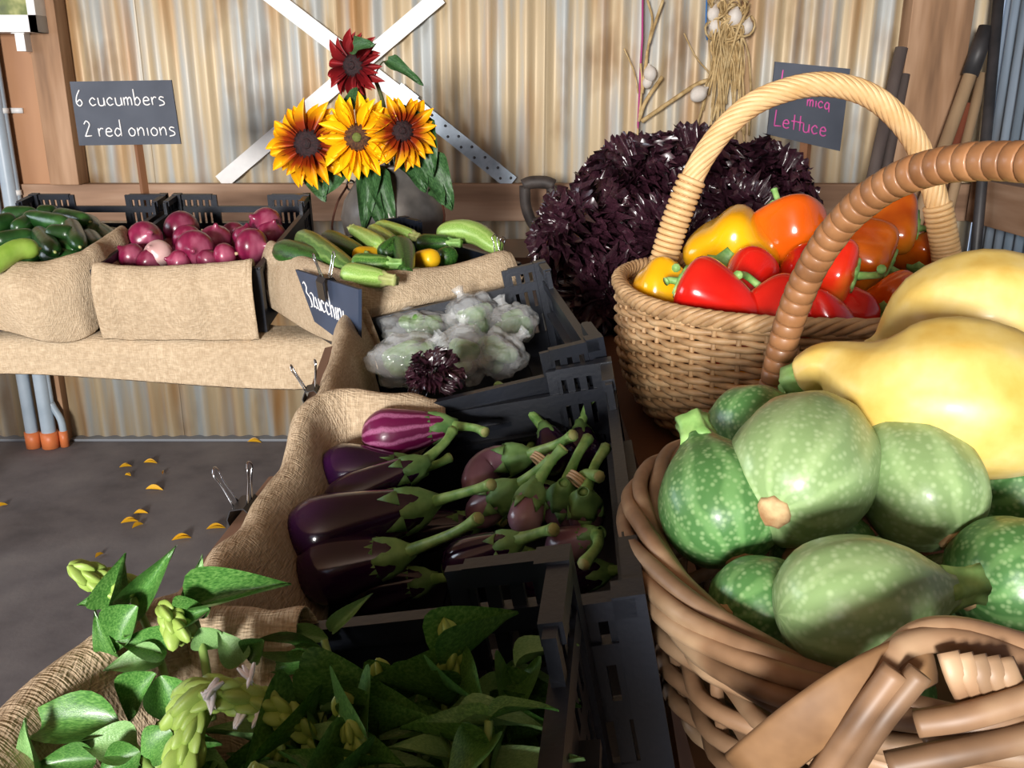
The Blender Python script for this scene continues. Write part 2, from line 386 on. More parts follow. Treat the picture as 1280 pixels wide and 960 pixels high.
# ------------------------------------------------------------ crates
plastic = mat('crate_plastic', [(20, 24, 32), (27, 33, 45)], .4, 12, bump=.05, bscale=200)
CW, CL, CH, CD = .35, .545, .178, .146
def crate_wall(mb, length, M, handle, raised=(1, 1)):
    """wall in local u (along), w (thick), v (up): slotted panel with raised corners"""
    def bx(u0, u1, v0, v1, th=.006, wo=0): mb.box(((u0+u1)/2, wo, (v0+v1)/2), (u1-u0, th, v1-v0), M)
    h = length/2; cz = .095 if handle else .062 if length < .4 else .08
    bx(-h, h, 0, .05); bx(-h, h, .084, .1)
    if not handle: bx(-(h-cz), h-cz, .048, .1); bx(-(h-cz), h-cz, .096, .102, .03)
    bx(-h, h, CD-.016, CD, .012, 0)                                 # rim
    for s in (-1, 1):                                               # raised corner tops
        if not raised[s > 0]: continue
        u0, u1 = sorted((s*h, s*(h-cz))); bx(u0, u1, CH-.014, CH, .014)
        us = sorted((s*(h-cz), s*(h-cz-.012))); bx(us[0], us[1], CD-.02, CH-.002, .008)
        n = 6 if handle else 4
        for k in range(n+1):
            u = s*(h-cz*k/n); bx(u-.0045, u+.0045, .1, CH-.01)
    nu = int(length/.022)
    for k in range(nu+1):
        u = -h+length*k/nu
        if abs(u) < (.055 if handle else h-cz): continue
        bx(u-.0055, u+.0055, .048, .086)
    if handle:
        bx(-.06, .06, .048, .086)
        for s in (-1, 1): bx(*sorted((s*.062, s*(h-cz if raised[s > 0] else h))), .1, CD-.014)
    else: bx(-(h-cz) if raised[0] else -h, h-cz if raised[1] else h, .1, CD-.014)
def make_crate(M, label, low='', hole=False, CW=CW):
    lw = lambda c: c in low
    root = empty('crate', M, label, 'crate', 'black plastic produce crates')
    mb = MB()
    mb.box((0, 0, .004), (CW, CL, .005))
    for k in range(9): mb.box((-CW/2+CW*(k+.5)/9, 0, .008), (.012, CL, .006))
    build('base', mb, plastic, root, local=True, smooth=False)
    for nm, ln, T, rs in (('end_wall', CW, Matrix.Translation((0, CL/2, 0)), 'lfrf'), ('end_wall', CW, Matrix.Translation((0, -CL/2, 0)), 'lnrn'),
                      ('side_wall', CL, Matrix.Translation((CW/2, 0, 0)) @ Matrix.Rotation(PI/2, 4, 'Z'), 'rnrf'), ('side_wall', CL, Matrix.Translation((-CW/2, 0, 0)) @ Matrix.Rotation(PI/2, 4, 'Z'), 'lnlf')):
        rz = [not (lw(rs[0]) or lw(rs[1])), not (lw(rs[2]) or lw(rs[3]))]
        mb = MB(); crate_wall(mb, ln, T, hole and nm == 'end_wall', rz); build(nm, mb, plastic, root, local=True, smooth=False)
    for sx in (-1, 1):
        for sy in (-1, 1):
            hh = CD-.004 if lw('r' if sx > 0 else 'l') or lw('f' if sy > 0 else 'n') else CH+.002
            mb = MB(); mb.box((sx*(CW/2-.004), sy*(CL/2-.004), hh/2), (.022, .022, hh)); build('corner_post', mb, plastic, root, local=True, smooth=False)
    return root
def pose(p, yaw, tx=0, ty=0):      # tx: right side raised, ty: far side raised
    return Matrix.Translation(p) @ Matrix.Rotation(R(yaw), 4, 'Z') @ Matrix.Rotation(-R(tx), 4, 'Y') @ Matrix.Rotation(R(ty), 4, 'X')
def pose_corner(world, local, yaw, tx=0, ty=0):
    M = pose((0, 0, 0), yaw, tx, ty); return pose(V(world)-(M @ V(local)), yaw, tx, ty)
hx, hy = CW/2, CL/2
AW = .3
MA = pose_corner((.0296, .512, 1.228), (AW/2, hy, CH), -6.7, 11)
MBk = pose_corner((.1136, 1.073, 1.19), (hx, hy, CH), -3.6, 11)
MC = pose_corner((.052, 1.645, 1.21), (hx, hy, CH), 5.6, 12)
MD = pose_corner((-.286, 1.66, 1.16), (-hx, -hy, CD), 31, 2)
TY, TZ, TT = 1.97, .998, 7
MO = pose((-.72, TY, TZ), 0, 0, TT) @ Matrix.Translation((0, hy, 0))
MU = pose((-1.1, TY-.0, TZ), 0, 0, TT) @ Matrix.Translation((0, hy, 0))
CA = make_crate(MA, 'black crate full of leafy basil sprigs', 'l', False, AW)
CB = make_crate(MBk, 'black crate full of purple eggplants', 'l')
CC = make_crate(MC, 'black crate holding clear plastic bags of greens', 'l')
CDo = make_crate(MD, 'black crate full of zucchini with a chalk sign clipped on', 'ln')
CO = make_crate(MO, 'black crate of red onions with burlap over its front', 'n', True)
CU = make_crate(MU, 'black crate of green cucumbers at the end of the burlap covered table', 'n', True)

# ------------------------------------------------------------ tables
tb = empty('display_table', (-1.4, TY+.3, 0), 'long wooden display table under burlap along the tin wall', 'table')
ct, st = math.cos(R(TT)), math.sin(R(TT))
mb = MB(); MT = pose((0, TY-.02, TZ-.003), 0, 0, TT)
mb.box((-1.39, .302, -.022), (1.64, .6, .03), MT); mb.box((-.44, .035, -.022), (.26, .066, .03), MT); build('sloping_top', mb, darkwood, tb, smooth=False)
zb = (MT @ V((0, .58, 0))).z
mb = MB(); mb.box((-1.06, 2.72, zb-.02), (2.3, .34, .03)); build('back_shelf', mb, darkwood, tb, smooth=False)
for lx, ly in ((-2.1, 2.05), (-.36, 2.0), (-2.1, 2.8), (-.1, 2.8)):
    mb = MB(); z1 = TZ-.04 if ly < 2.5 else zb-.035; mb.box((lx, ly, z1/2), (.06, .06, z1)); build('leg', mb, darkwood, tb, smooth=False)
rt = empty('produce_table', (.85, 1.4, 0), 'dark wooden table carrying the baskets and the red lettuce', 'table')
RZ = 1.03
for k in range(6):
    mb = MB(); x0 = .165+k*.2; mb.box((x0+.1, 1.42, RZ-.02), (.196, 2.3, .04)); o = build('plank', mb, darkwood, rt, smooth=False)
for lx, ly in ((.25, .4), (1.25, .4), (.25, 2.45), (1.25, 2.45)):
    mb = MB(); mb.box((lx, ly, (RZ-.04)/2), (.08, .08, RZ-.04)); build('leg', mb, darkwood, rt, smooth=False)
mb = MB(); mb.box((.155, 1.35, (RZ-.04)/2), (.02, 2.1, RZ-.04)); build('dark_gap_panel', mb, darkwood, rt, smooth=False)  # panel added so the gap between crates and table reads dark
bn = empty('crate_bench', (-.08, 1, 0), 'sloping timber bench holding the row of crates', 'bench')
for M_, nm in ((MA, 'a'), (MBk, 'b'), (MC, 'c')):
    mb = MB(); mb.box((0, 0, -.014), ((AW if nm == 'a' else CW)+.02, CL-.005, .026), M_); build('shelf', mb, darkwood, bn, smooth=False)
lipm = mat('lip_board', [(112, 84, 66), (136, 104, 84)], .7, 14, (1, .1, 1))
for M_, y0, y1 in ((MBk, -.2, .12), (MC, -.27, .1)):
    mb = MB(); mb.box((-hx-.03, (y0+y1)/2, CD-.035), (.014, y1-y0, .085), M_); o = build('lip_board', mb, lipm, bn, smooth=False); o['label'] = 'thin brown board along the low edge of the crate'
for lx, ly in ((-.2, .3), (.02, .3), (-.2, 1.35), (.02, 1.35)):
    mb = MB(); mb.box((lx, ly, .445), (.05, .05, .89)); build('leg', mb, darkwood, bn, smooth=False)
# low stand under the zucchini crate
mb = MB(); p = MD @ V((0, 0, 0)); 
sd = empty('corner_stand', (p.x, p.y, 0), 'low timber stand under the zucchini crate', 'stand')
mb.box((.055, -.03, -.016), (CW-.15, CL-.1, .03), MD); build('top', mb, darkwood, sd, smooth=False)
for sx in (-1, 1):
    for sy in (-1, 1):
        if sx < 0 and sy > 0: continue
        q = MD @ V((.055+sx*.07, -.03+sy*.16, -.03)); mb = MB(); mb.box((q.x, q.y, q.z/2), (.04, .04, q.z)); build('leg', mb, darkwood, sd, smooth=False)

# ------------------------------------------------------------ burlap
bur = mat_burlap('burlap', (150, 128, 102), (202, 182, 154))
bur_d = bur
def fold(u, v, s): return mn.noise(V((u*s, v*s*.4, s)))*1.0
def drape(name, M, path, label, m, amp=.006, n=46, local=True, group=None, seed=0):
    """cloth over a crate edge. path: (x, y, nx, ny, inner drop, rise, outer drop, bulge)"""
    P = [cat([V((q[0], q[1], 0)) for q in path], n), cat([V((q[2], q[3], 0)) for q in path], n),
         cat([V((q[4], q[5], q[6])) for q in path], n), cat([V((q[7], 0, 0)) for q in path], n)]
    rows = []
    for i in range(n):
        p, nn, d, bu = P[0][i], P[1][i].normalized(), P[2][i], P[3][i].x
        u = i/(n-1)
        prof = [(-.028-.3*bu, CD-d.x), (-.024-.2*bu, CD-d.x*.55), (-.018, CD-.012), (-.006, CD+.012+d.y), (.012+.3*bu, CD+.012+d.y), (.03+bu, CD-.03+.5*d.y), (.032+bu*1.05, CD-d.z*.6), (.028+bu*.8, CD-d.z)]
        row = []
        for j, q in enumerate(cat([V((a, b, 0)) for a, b in prof], 20)):
            v = j/19; k = mn.noise(V((u*9+seed, v*1.7, seed*3.1)))*amp*(.6+1.6*abs(v-.5)) + mn.noise(V((u*22, v*5+seed, 2)))*amp*.35
            x, y = p.x+nn.x*(q.x+k), p.y+nn.y*(q.x+k)
            row.append(M @ V((x, y, q.y+k*.7)))
        rows.append(row)
    mb = MB().grid(rows); o = build(name, mb, m)
    so = o.modifiers.new('thick', 'SOLIDIFY'); so.thickness = .0025; so.offset = 1
    sb = o.modifiers.new('smooth', 'SUBSURF'); sb.levels = 1; sb.render_levels = 1
    return tag(o, label, 'burlap', group)
H = hx+.004
drape('burlap_cloth', MO, [(-.17, -hy-.004, 0, -1, .06, -.004, .15, .006), (-.08, -hy-.004, 0, -1, .06, -.012, .155, .004), (.05, -hy-.004, 0, -1, .06, -.008, .152, .012), (.14, -hy-.004, 0, -1, .06, 0, .152, .008), (.168, -hy+.0, .1, -1, .06, .002, .152, .016)],
      'tan burlap flap folded over the front of the onion crate', bur, .007, seed=2)
drape('burlap_cloth', MU, [(-.3, -hy-.006, 0, -1, .06, -.006, .11, .012), (-.12, -hy-.006, 0, -1, .06, -.006, .11, .02), (.0, -hy-.006, 0, -1, .06, -.004, .125, .014), (.1, -hy-.006, .1, -1, .06, .0, .15, .03), (.165, -hy+.03, .5, -1, .06, .008, .15, .012), (.178, -hy+.1, 1, -.3, .05, .012, .06, .0), (.182, -.05, 1, 0, .05, .014, .05, 0)],
      'tan burlap draped loosely over the front of the cucumber crate', bur, .014, seed=5)
drape('burlap_cloth', MD, [(-H, hy-.06, -1, .0, .06, .004, .12, .004), (-H, .1, -1, 0, .06, .002, .12, .006), (-H, -.12, -1, 0, .06, .004, .12, .004), (-H+.006, -hy+.02, -1, -.6, .06, .006, .1, .006), (-H+.05, -hy-.004, 0, -1, .06, .006, .05, .012), (.02, -hy-.006, 0, -1, .06, .0, .04, .012), (.12, -hy-.004, 0, -1, .06, .012, .045, .014), (.15, -hy, .3, -1, .06, .008, .03, .006)],
      'tan burlap lining of the zucchini crate turned out over its edges', bur, .006, seed=9)
drape('burlap_cloth', MC, [(-H+.03, hy-.01, -.4, 1, .05, .006, .05, .004), (-H, hy-.03, -1, .4, .06, .01, .1, .006), (-H, .1, -1, 0, .09, .004, .1, .003), (-H, -.1, -1, 0, .09, .002, .1, .004), (-H, -hy+.03, -1, 0, .09, .004, .09, .004)],
      'tan burlap lining on the low edge of the crate of bags', bur_d, .005, seed=12)
drape('burlap_cloth', MBk, [(-.03, hy+.0, 0, 1, .03, -.005, .03, .004), (-.07, hy-.01, -.1, 1, .04, .016, .05, .006), (-H+.04, hy-.02, -.5, 1, .06, .036, .09, .012), (-H+.005, hy-.07, -1, .4, .07, .036, .12, .014), (-H, .08, -1, 0, .09, .006, .06, .0), (-H, -.05, -1, 0, .12, .002, .07, .0), (-H, -.15, -1, 0, .12, .006, .1, .012), (-H, -hy+.02, -1, -.1, .12, .008, .12, .02)],
      'tan burlap bunched over the low edge of the eggplant crate', bur_d, .011, seed=15)
H = AW/2+.004
drape('burlap_cloth', MA, [(-.02, hy-.015, .1, 1, .07, .002, .03, .0), (-.09, hy-.015, 0, 1, .08, .012, .06, .006), (-H+.05, hy-.01, -.5, 1, .1, .02, .1, .014), (-H+.01, hy-.07, -1, .4, .1, .02, .14, .006), (-H, .08, -1, .1, .1, .012, .15, .01), (-H, -.1, -1, 0, .1, .01, .15, .012)],
      'tan burlap rolled over the rim of the basil crate', bur_d, .01, seed=20)
H = hx+.004
# tablecloth along the table's front edge
rows = []
for i in range(70):
    u = i/69; X = -2.2+u*1.92; row = []
    drop = .098 + .012*math.sin(u*9) + .012*max(0, u-.6)/.4
    for j, (dy, dz) in enumerate([(.42, 0), (.3, 0), (.15, 0), (.03, 0), (.0, -.002), (-.012, -.016), (-.016, -.035), (-.016, -drop*.75), (-.014, -drop)]):
        if X > -.58: dy = min(dy, .06-.01*j) if j < 4 else dy
        p = MT @ V((X, dy, 0)) if j < 5 else MT @ V((X, 0, 0)) + V((0, dy, dz))
        k = mn.noise(V((X*3, dz*8, 4)))*.012*(0 if j < 4 else min(1, -dz*14))
        row.append(p + V((0, k-(.004 if j > 4 else 0)-.03*max(0, u-.62)*(j > 3), 0.0 if j > 4 else -.0015)))
    rows.append(row)
o = build('tablecloth', MB().grid(rows), bur); o.modifiers.new('thick', 'SOLIDIFY').thickness = .0015
sb = o.modifiers.new('smooth', 'SUBSURF'); sb.levels = 1; sb.render_levels = 1
tag(o, 'tan burlap cloth hanging over the front of the long display table', 'tablecloth')

# ------------------------------------------------------------ chalk signs
slate = mat('slate_board', [(58, 64, 76), (74, 80, 92)], .7, 9)
slate_b = mat('slate_board_blue', [(44, 54, 74), (60, 72, 94)], .65, 9)
chalk = mat('chalk_white', [(235, 235, 235)], .9); pink = mat('chalk_pink', [(205, 90, 160)], .9)
stake_m = mat('stake_wood', [(110, 72, 48), (140, 98, 66)], .7, 14, (1, 1, .1))
GL = {'c': [[(.42, .38), (.25, .5), (.05, .28), (.2, .02), (.45, .1)]], 'u': [[(.05, .5), (.08, .08), (.25, 0), (.4, .1), (.42, .5)], [(.42, .5), (.46, 0)]],
      'm': [[(.03, .5), (.05, 0)], [(.05, .35), (.18, .5), (.26, .4), (.27, 0)], [(.27, .35), (.4, .5), (.5, .4), (.52, 0)]],
      'b': [[(.05, 1), (.07, 0)], [(.07, .3), (.25, .5), (.42, .25), (.25, 0), (.07, .06)]], 'e': [[(.06, .27), (.42, .3), (.3, .5), (.1, .4), (.08, .1), (.28, 0), (.46, .08)]],
      'r': [[(.05, .5), (.08, 0)], [(.07, .3), (.2, .48), (.36, .46)]], 's': [[(.4, .45), (.2, .5), (.1, .36), (.36, .2), (.36, .03), (.05, -.05)]],
      '6': [[(.35, 1), (.12, .6), (.06, .2), (.25, 0), (.42, .18), (.3, .4), (.1, .25)]], '2': [[(.06, .75), (.22, .95), (.4, .75), (.25, .4), (.05, .02)], [(.05, .02), (.46, .05)]],
      'd': [[(.4, .4), (.2, .48), (.05, .22), (.2, 0), (.4, .15)], [(.42, 1), (.44, 0)]], 'o': [[(.25, .5), (.06, .3), (.15, .02), (.38, .05), (.44, .32), (.25, .5)]],
      'n': [[(.05, .5), (.08, 0)], [(.08, .3), (.26, .5), (.4, .38), (.42, 0)]], 'i': [[(.1, .48), (.12, 0)]], '3': [[(.05, .9), (.25, 1), (.36, .8), (.15, .55), (.42, .35), (.35, 0), (.1, -.1)]],
      'z': [[(.05, .55), (.22, .62), (.38, .5), (.2, .2), (.08, 0), (.25, .06), (.45, 0)]], 'h': [[(.06, 1), (.08, 0)], [(.08, .3), (.25, .48), (.4, .35), (.42, 0)]],
      'L': [[(.08, 1), (.05, 0)], [(.05, 0), (.5, .06)]], 't': [[(.2, .9), (.22, 0)], [(.02, .5), (.45, .52)]], 'a': [[(.4, .4), (.2, .48), (.05, .2), (.2, 0), (.38, .12), (.4, .45)], [(.4, .45), (.46, -.2)]], ' ': []}
def letters(mb, text, fr, x, y, size, rad, adv=.56):
    for ch in text:
        for s in GL[ch]:
            pts = [fr(x+a*size, y+b*size) for a, b in s]
            mb.tube(cat(pts, max(4, len(pts)*4)) if len(pts) > 2 else pts, rad, 5)
        x += size*({'m': .66, ' ': .3, 'i': .26, 'r': .44, 't': .4}.get(ch, adv))
def sign(name, corners, lines, m, cm, label, stake=None, thick=.006, base=None):
    """corners: world tl, tr, br, bl"""
    tl, tr, br, bl = corners; n = (bl-tl).cross(tr-tl).normalized()
    if n.dot(C0-tl) < 0: n = -n
    root = empty(name, base or stake[1], label, 'sign')
    mb = MB(); vs = [p+n*d for d in (0, -thick) for p in (tl, tr, br, bl)]
    mb.add(vs, [(0, 1, 2, 3), (7, 6, 5, 4), (0, 4, 5, 1), (1, 5, 6, 2), (2, 6, 7, 3), (3, 7, 4, 0)])
    build('board', mb, m, root, smooth=False)
    def fr(u, v): return (bl*(1-u)+br*u)*(1-v) + (tl*(1-u)+tr*u)*v + n*.0006
    asp = (tr-tl).length/(bl-tl).length
    def fr2(u, v): return fr(u/asp, v)
    for text, u, v, sz in lines:
        mb = MB(); letters(mb, text, fr2, u*asp, v, sz, (bl-tl).length*.011); build('chalk_lettering', mb, cm, root)
    if stake:
        a, b, wd = stake; build('stake', MB().tube([a, b], wd, 4), stake_m, root, smooth=False)
    return root
q = lambda x, y: atY(x, y, 2.585)
sb_ = q(187, 300); sb_.z = zb-.005+.0
sign('chalk_sign', [q(87, 102), q(214, 100), q(226, 180), q(99, 182)], [('6 cucumbers', .03, .62, .25), ('2 red onions', .07, .14, .26)], slate, chalk, 'slate sign on a stake chalked with 6 cucumbers and 2 red onions', stake=(q(166, 150)+V((0, .014, 0)), V((sb_.x, 2.6, zb)), .012))
q = lambda x, y: atY(x, y, 2.28)
sign('chalk_sign', [q(969, 77), q(1063, 86), q(1050, 189), q(959, 168)], [('L', .1, .7, .2), ('mica', .48, .48, .17), ('Lettuce', .07, .14, .22)], slate, pink, 'slate sign lettered in pink chalk on a stake behind the lettuce', stake=(q(1014, 130)+V((0, .014, 0)), V((q(1006, 240).x, 2.3, RZ)), .014))
g1, g2 = MD @ V((-H-.042, .14, CD+.018)), MD @ V((-H-.042, -.2, CD+.012))
MDr = MD.to_3x3()
tl = onp(MD @ Matrix.Translation((-H-.05, 0, 0)) @ Matrix.Rotation(-PI/2, 4, 'Y'), 369, 337, 0)
PD = MD @ Matrix.Translation((-H-.05, 0, 0)) @ Matrix.Rotation(-PI/2, 4, 'Y')
sg = sign('chalk_sign', [onp(PD, 369, 337, 0), onp(PD, 448, 362, 0), onp(PD, 448, 443, 0), onp(PD, 393, 402, 0)], [('3zucchini', .06, .36, .44)], slate_b, chalk, 'slate sign chalked with 3 zucch, clipped to the zucchini crate', base=onp(PD, 400, 410, 0))
# binder clips
steel = mat('clip_steel', [(190, 192, 196)], .2, metal=1); blackm = mat('clip_black', [(24, 24, 28)], .4)
def clip(p, along, up, out, label, s=1.0):
    """along the clamped edge, up away from it, out towards the aisle"""
    al, up, out = V(along).normalized(), V(up).normalized(), V(out).normalized(); e = empty('binder_clip', p, label, 'clip')
    mb = MB(); pr = [(-.009, -.028), (-.011, .0), (-.006, .008), (.006, .008), (.011, .0), (.009, -.028)]
    rows = [[p + al*(k*.016*s) + out*(a*s) + up*(b*s) for a, b in pr] for k in (-1, 1)]
    mb.grid(rows); o = build('spring', mb, blackm, e, smooth=False); o.modifiers.new('t', 'SOLIDIFY').thickness = .0012
    for sg_ in (-1, 1):
        b0 = p + out*(sg_*.006*s) + up*(.006*s); tip = p + out*(sg_*.016*s) + up*(.04*s)
        lp = [b0-al*.006*s, b0.lerp(tip, .7)-al*.004*s, tip-al*.006*s, tip+up*.006*s, tip+al*.006*s, b0.lerp(tip, .7)+al*.004*s, b0+al*.006*s]
        build('wire_arm', MB().tube(cat(lp, 22), .0011*s, 6), steel, e)
def Mdir(M, v): return M.to_3x3() @ V(v)
clip(onp(PD, 408, 352, .0), Mdir(MD, (0, 1, 0)), Mdir(MD, (0, 0, 1)), Mdir(MD, (-1, 0, 0)), 'steel binder clip holding the zucchini sign to its crate', 1.15)
clip(MC @ V((-hx-.028, -.16, CD+.012)), Mdir(MC, (0, 1, 0)), Mdir(MC, (0, 0, 1)), Mdir(MC, (-1, 0, 0)), 'steel binder clip on the burlap edge of the crate of bags')
clip(MBk @ V((-hx-.028, .02, CD+.012)), Mdir(MBk, (0, 1, 0)), Mdir(MBk, (0, 0, 1)), Mdir(MBk, (-1, 0, 0)), 'steel binder clip gripping the burlap and board beside the eggplants', 1.1)
clip(MD @ V((.13, -hy, CD+.014)), Mdir(MD, (1, 0, 0)), Mdir(MD, (0, 0, 1)), Mdir(MD, (0, -1, 0)), 'steel binder clip at the frayed end of the zucchini crate lining')

# ------------------------------------------------------------ leaves as shared meshes
def leafmesh(name, m, nu=10, nv=7, shape=None, cup=.2, curl=.15, ripple=0, rf=9, ridge=0):
    """unit leaf: base at origin, tip at +Y 1, width along X (half width 1 at most), normal +Z"""
    rows = []
    for i in range(nu):
        u = i/(nu-1); wd = shape(u); row = []
        for j in range(nv):
            v = -1+2*j/(nv-1)
            z = cup*v*v*wd - curl*u*u + ripple*(max(abs(v), u)**3)*math.sin(v*rf+u*rf*1.3) + ridge*math.sin(u*26)*(1-abs(v))*abs(v)
            row.append((v*wd, u + ripple*.5*math.cos(v*rf*1.6)*u*u*(abs(v) > .01), z))
        rows.append(row)
    return MB().grid(rows).mesh(name, m)
def place(me, name, root, a, b, nrm, wd, parent=None):
    """leaf from a to b, facing nrm, half width wd (metres)"""
    a, b = V(a), V(b); y = b-a; L = y.length; y.normalize(); z = V(nrm) - y*V(nrm).dot(y)
    if z.length < 1e-5: z = y.orthogonal()
    z.normalize(); x = y.cross(z)
    M = Matrix(((x.x*wd, y.x*L, z.x*L, a.x), (x.y*wd, y.y*L, z.y*L, a.y), (x.z*wd, y.z*L, z.z*L, a.z), (0, 0, 0, 1)))
    o = bpy.data.objects.new(name, me); COL.objects.link(o)
    if root is not None: o.parent = parent or root; o.matrix_basis = root.matrix_basis.inverted() @ M
    else: o.matrix_basis = M
    return o
def rv(s=1): return V((random.uniform(-s, s), random.uniform(-s, s), random.uniform(-s, s)))
ovate = lambda u: max(.02, math.sin(PI*min(1, u*.96+.02)**.75)*(1-.25*u))
heart = lambda u: max(.02, (1-u)**.6*min(1, .55+u*2.2))

# ------------------------------------------------------------ produce skins
stem_g = mat('stem_green', [(92, 140, 70), (132, 176, 98), (160, 200, 122)], .5, 60, bump=.3)
stem_y = mat('stem_pale', [(150, 160, 92), (186, 190, 128)], .6, 60)
egg_d = mat('eggplant_skin', [(34, 14, 40), (50, 20, 56)], .14, 20, coat=.4)
egg_p = mat('eggplant_pale', [(84, 52, 74), (134, 100, 116), (160, 134, 140)], .3, 16, (1, 1, .3), coat=.3)
egg_s = mat_squash('eggplant_striped', (104, 22, 70), (176, 104, 146), (112, 26, 78), 11, 150)
calyx_m = mat('calyx_green', [(84, 128, 70), (126, 170, 102)], .55, 50, bump=.4)
zuc_d = mat_squash('zucchini_dark', (44, 84, 34), (30, 62, 26), (92, 130, 62), 8, 110)
zuc_m = mat_squash('zucchini_mid', (66, 110, 44), (112, 152, 76), (130, 170, 90), 8, 110)
zuc_p = mat_squash('zucchini_pale', (134, 172, 82), (158, 192, 104), (184, 208, 132), 8, 110)
zuc_y = mat('zucchini_yellow', [(226, 170, 20), (240, 190, 40)], .35, 12)
cuc_m = mat('cucumber_skin', [(24, 50, 26), (36, 70, 34), (54, 92, 46)], .3, 18, rnd=.25, bump=.15, bscale=90)
cuc_l = mat('cucumber_light', [(126, 164, 62), (160, 192, 90)], .35, 22, bump=.15, bscale=90)
oni_m = mat('onion_skin', [(92, 20, 50), (128, 36, 70), (168, 92, 116)], .3, 26, (1, 1, .25), coat=.12, rnd=.25, bump=.15)
oni_w = mat('onion_peeled', [(196, 150, 150), (222, 190, 184)], .3, 14)
root_m = mat('onion_root', [(196, 176, 140)], .8)
pep_r = mat('pepper_red', [(196, 22, 22), (222, 44, 30)], .2, 9, coat=.4)
pep_o = mat('pepper_orange', [(226, 88, 18), (238, 112, 28)], .2, 7, coat=.4)
pep_y = mat('pepper_yellow', [(240, 168, 16), (246, 192, 34)], .2, 8, coat=.4)
pep_b = mat('pepper_rust', [(160, 62, 18), (196, 96, 24), (208, 130, 40)], .2, 11, coat=.4)
pep_ro = mat('pepper_red_orange', [(206, 30, 24), (222, 52, 28), (232, 130, 50)], .2, 8, coat=.4)
sq_l = mat_squash('squash_pale', (128, 156, 104), (146, 174, 120), (176, 198, 152), 10, 60)
sq_m = mat_squash('squash_green', (74, 118, 66), (100, 144, 86), (158, 188, 134), 10, 70)
sq_y = mat('crookneck_yellow', [(200, 162, 74), (214, 186, 104), (224, 202, 136)], .42, 22, bump=.35, bscale=26, coat=.05, detail=5)
scar_m = mat('cut_stem_scar', [(150, 112, 76), (198, 172, 128)], .8, 90)

def lob(n, a, ph=0): return lambda t, s: 1 + a*math.cos(n*t+ph)
def fruit(name, pts, prof, r, m, label, cate, group, mod=None, n=20, mm=18, flat=1.0, base=None):
    mb = body(pts, prof, r, n, mm, mod, flat)
    return tag(build(name, mb, m, base=base), label, cate, group)
# --- eggplants in the second crate
EGP = [(0, 0), (.02, .32), (.08, .68), (.22, .97), (.36, 1), (.6, .82), (.82, .62), (.95, .5), (1, .3)]
EGL = [(0, 0), (.03, .35), (.12, .75), (.3, 1), (.6, .92), (.85, .7), (1, .4)]
def eggplant(a, b, tip, r, m, label, group=None, prof=EGP, mid=None, cr=.52, band=False):
    pts = [a] + ([mid] if mid else []) + [b]
    o = fruit('eggplant', pts, prof, r, m, label, 'eggplant', group)
    d = (b-(mid or a)).normalized(); rc = r*cr
    mb = MB().tube([b-d*rc*1.3, b-d*rc*.7, b-d*rc*.1, b+d*rc*.35, b+d*rc*.8], [rc*1.12, rc*1.1, rc*.92, rc*.6, .0062], 20,
                   lambda t, s: 1+(1-s)*.16*math.cos(5*t), caps=False)
    # pointed sepals
    sx = d.orthogonal().normalized(); sy = d.cross(sx); k0 = len(mb.v)
    for k in range(5):
        t = 2*PI*k/5; rad = sx*math.cos(t)+sy*math.sin(t); tn = d.cross(rad)
        q0 = b - d*rc*1.2 + rad*rc*1.12; q1 = b - d*rc*2.2 + rad*rc*1.42
        mb.add([q0-tn*rc*.5, q0+tn*rc*.5, q1, q0+rad*rc*.1], [(0, 2, 3), (3, 2, 1)])
    c = build('calyx', mb, calyx_m, o); c.modifiers.new('t', 'SOLIDIFY').thickness = .0015
    md = b.lerp(tip, .5) + d*(tip-b).length*.14
    build('stem', MB().tube(cat([b+d*rc*.1, md, tip], 12), [.0075, .0065, .006, .0055, .0052, .005, .005, .005, .0052, .0055, .006, .0066], 8), stem_g, c)
    build('stem_cut', MB().tube([tip, tip+(tip-md).normalized()*.0015], .0058, 8), stem_y, c)
    return o
E = lambda x, y, h: onp(MBk, x, y, h)
big = 'dark purple eggplants in the crate'
eggplant(E(350, 684, .112), E(532, 630, .118), E(614, 606, .15), .040, egg_d, 'largest glossy dark purple eggplant lying along the front of the crate')
eggplant(E(396, 592, .128), E(520, 588, .118), E(562, 572, .12), .034, egg_d, 'rounded dark purple eggplant near the bunched burlap')
eggplant(E(404, 640, .11), E(526, 580, .14), E(566, 538, .155), .027, egg_d, 'slim blackish eggplant wedged behind the largest one')
eggplant(E(452, 548, .152), E(560, 532, .146), E(606, 540, .145), .031, egg_s, 'magenta eggplant with white streaks beside the burlap')
eggplant(E(372, 722, .085), E(502, 692, .1), E(598, 648, .145), .034, egg_d, 'eggplant with a long green stem next to the basil crate rim')
eggplant(E(704, 590, .07), E(682, 538, .11), E(622, 482, .15), .027, egg_d, 'eggplant with the longest curved stem by the far crate wall')
eggplant(E(732, 585, .06), E(726, 535, .1), E(743, 494, .13), .025, egg_d, 'eggplant with a short upright stem in the far corner')
bun = 'slim pale eggplants tied by the stems'; bl = 'slim pale purple eggplant in the tied bunch'
eggplant(E(585, 618, .1), E(657, 570, .125), E(716, 544, .16), .019, egg_p, bl, bun, EGL, E(612, 580, .115), .8)
eggplant(E(650, 668, .1), E(668, 610, .13), E(704, 560, .16), .017, egg_p, bl, bun, EGL, None, .8)
eggplant(E(588, 650, .085), E(640, 612, .12), E(690, 574, .15), .019, egg_p, bl, bun, EGL, None, .85)
eggplant(E(700, 655, .07), E(704, 612, .12), E(735, 548, .15), .018, egg_p, bl, bun, EGL, None, .8)
eggplant(E(735, 660, .07), E(730, 622, .12), E(757, 560, .14), .018, egg_p, bl, bun, EGL, None, .8)
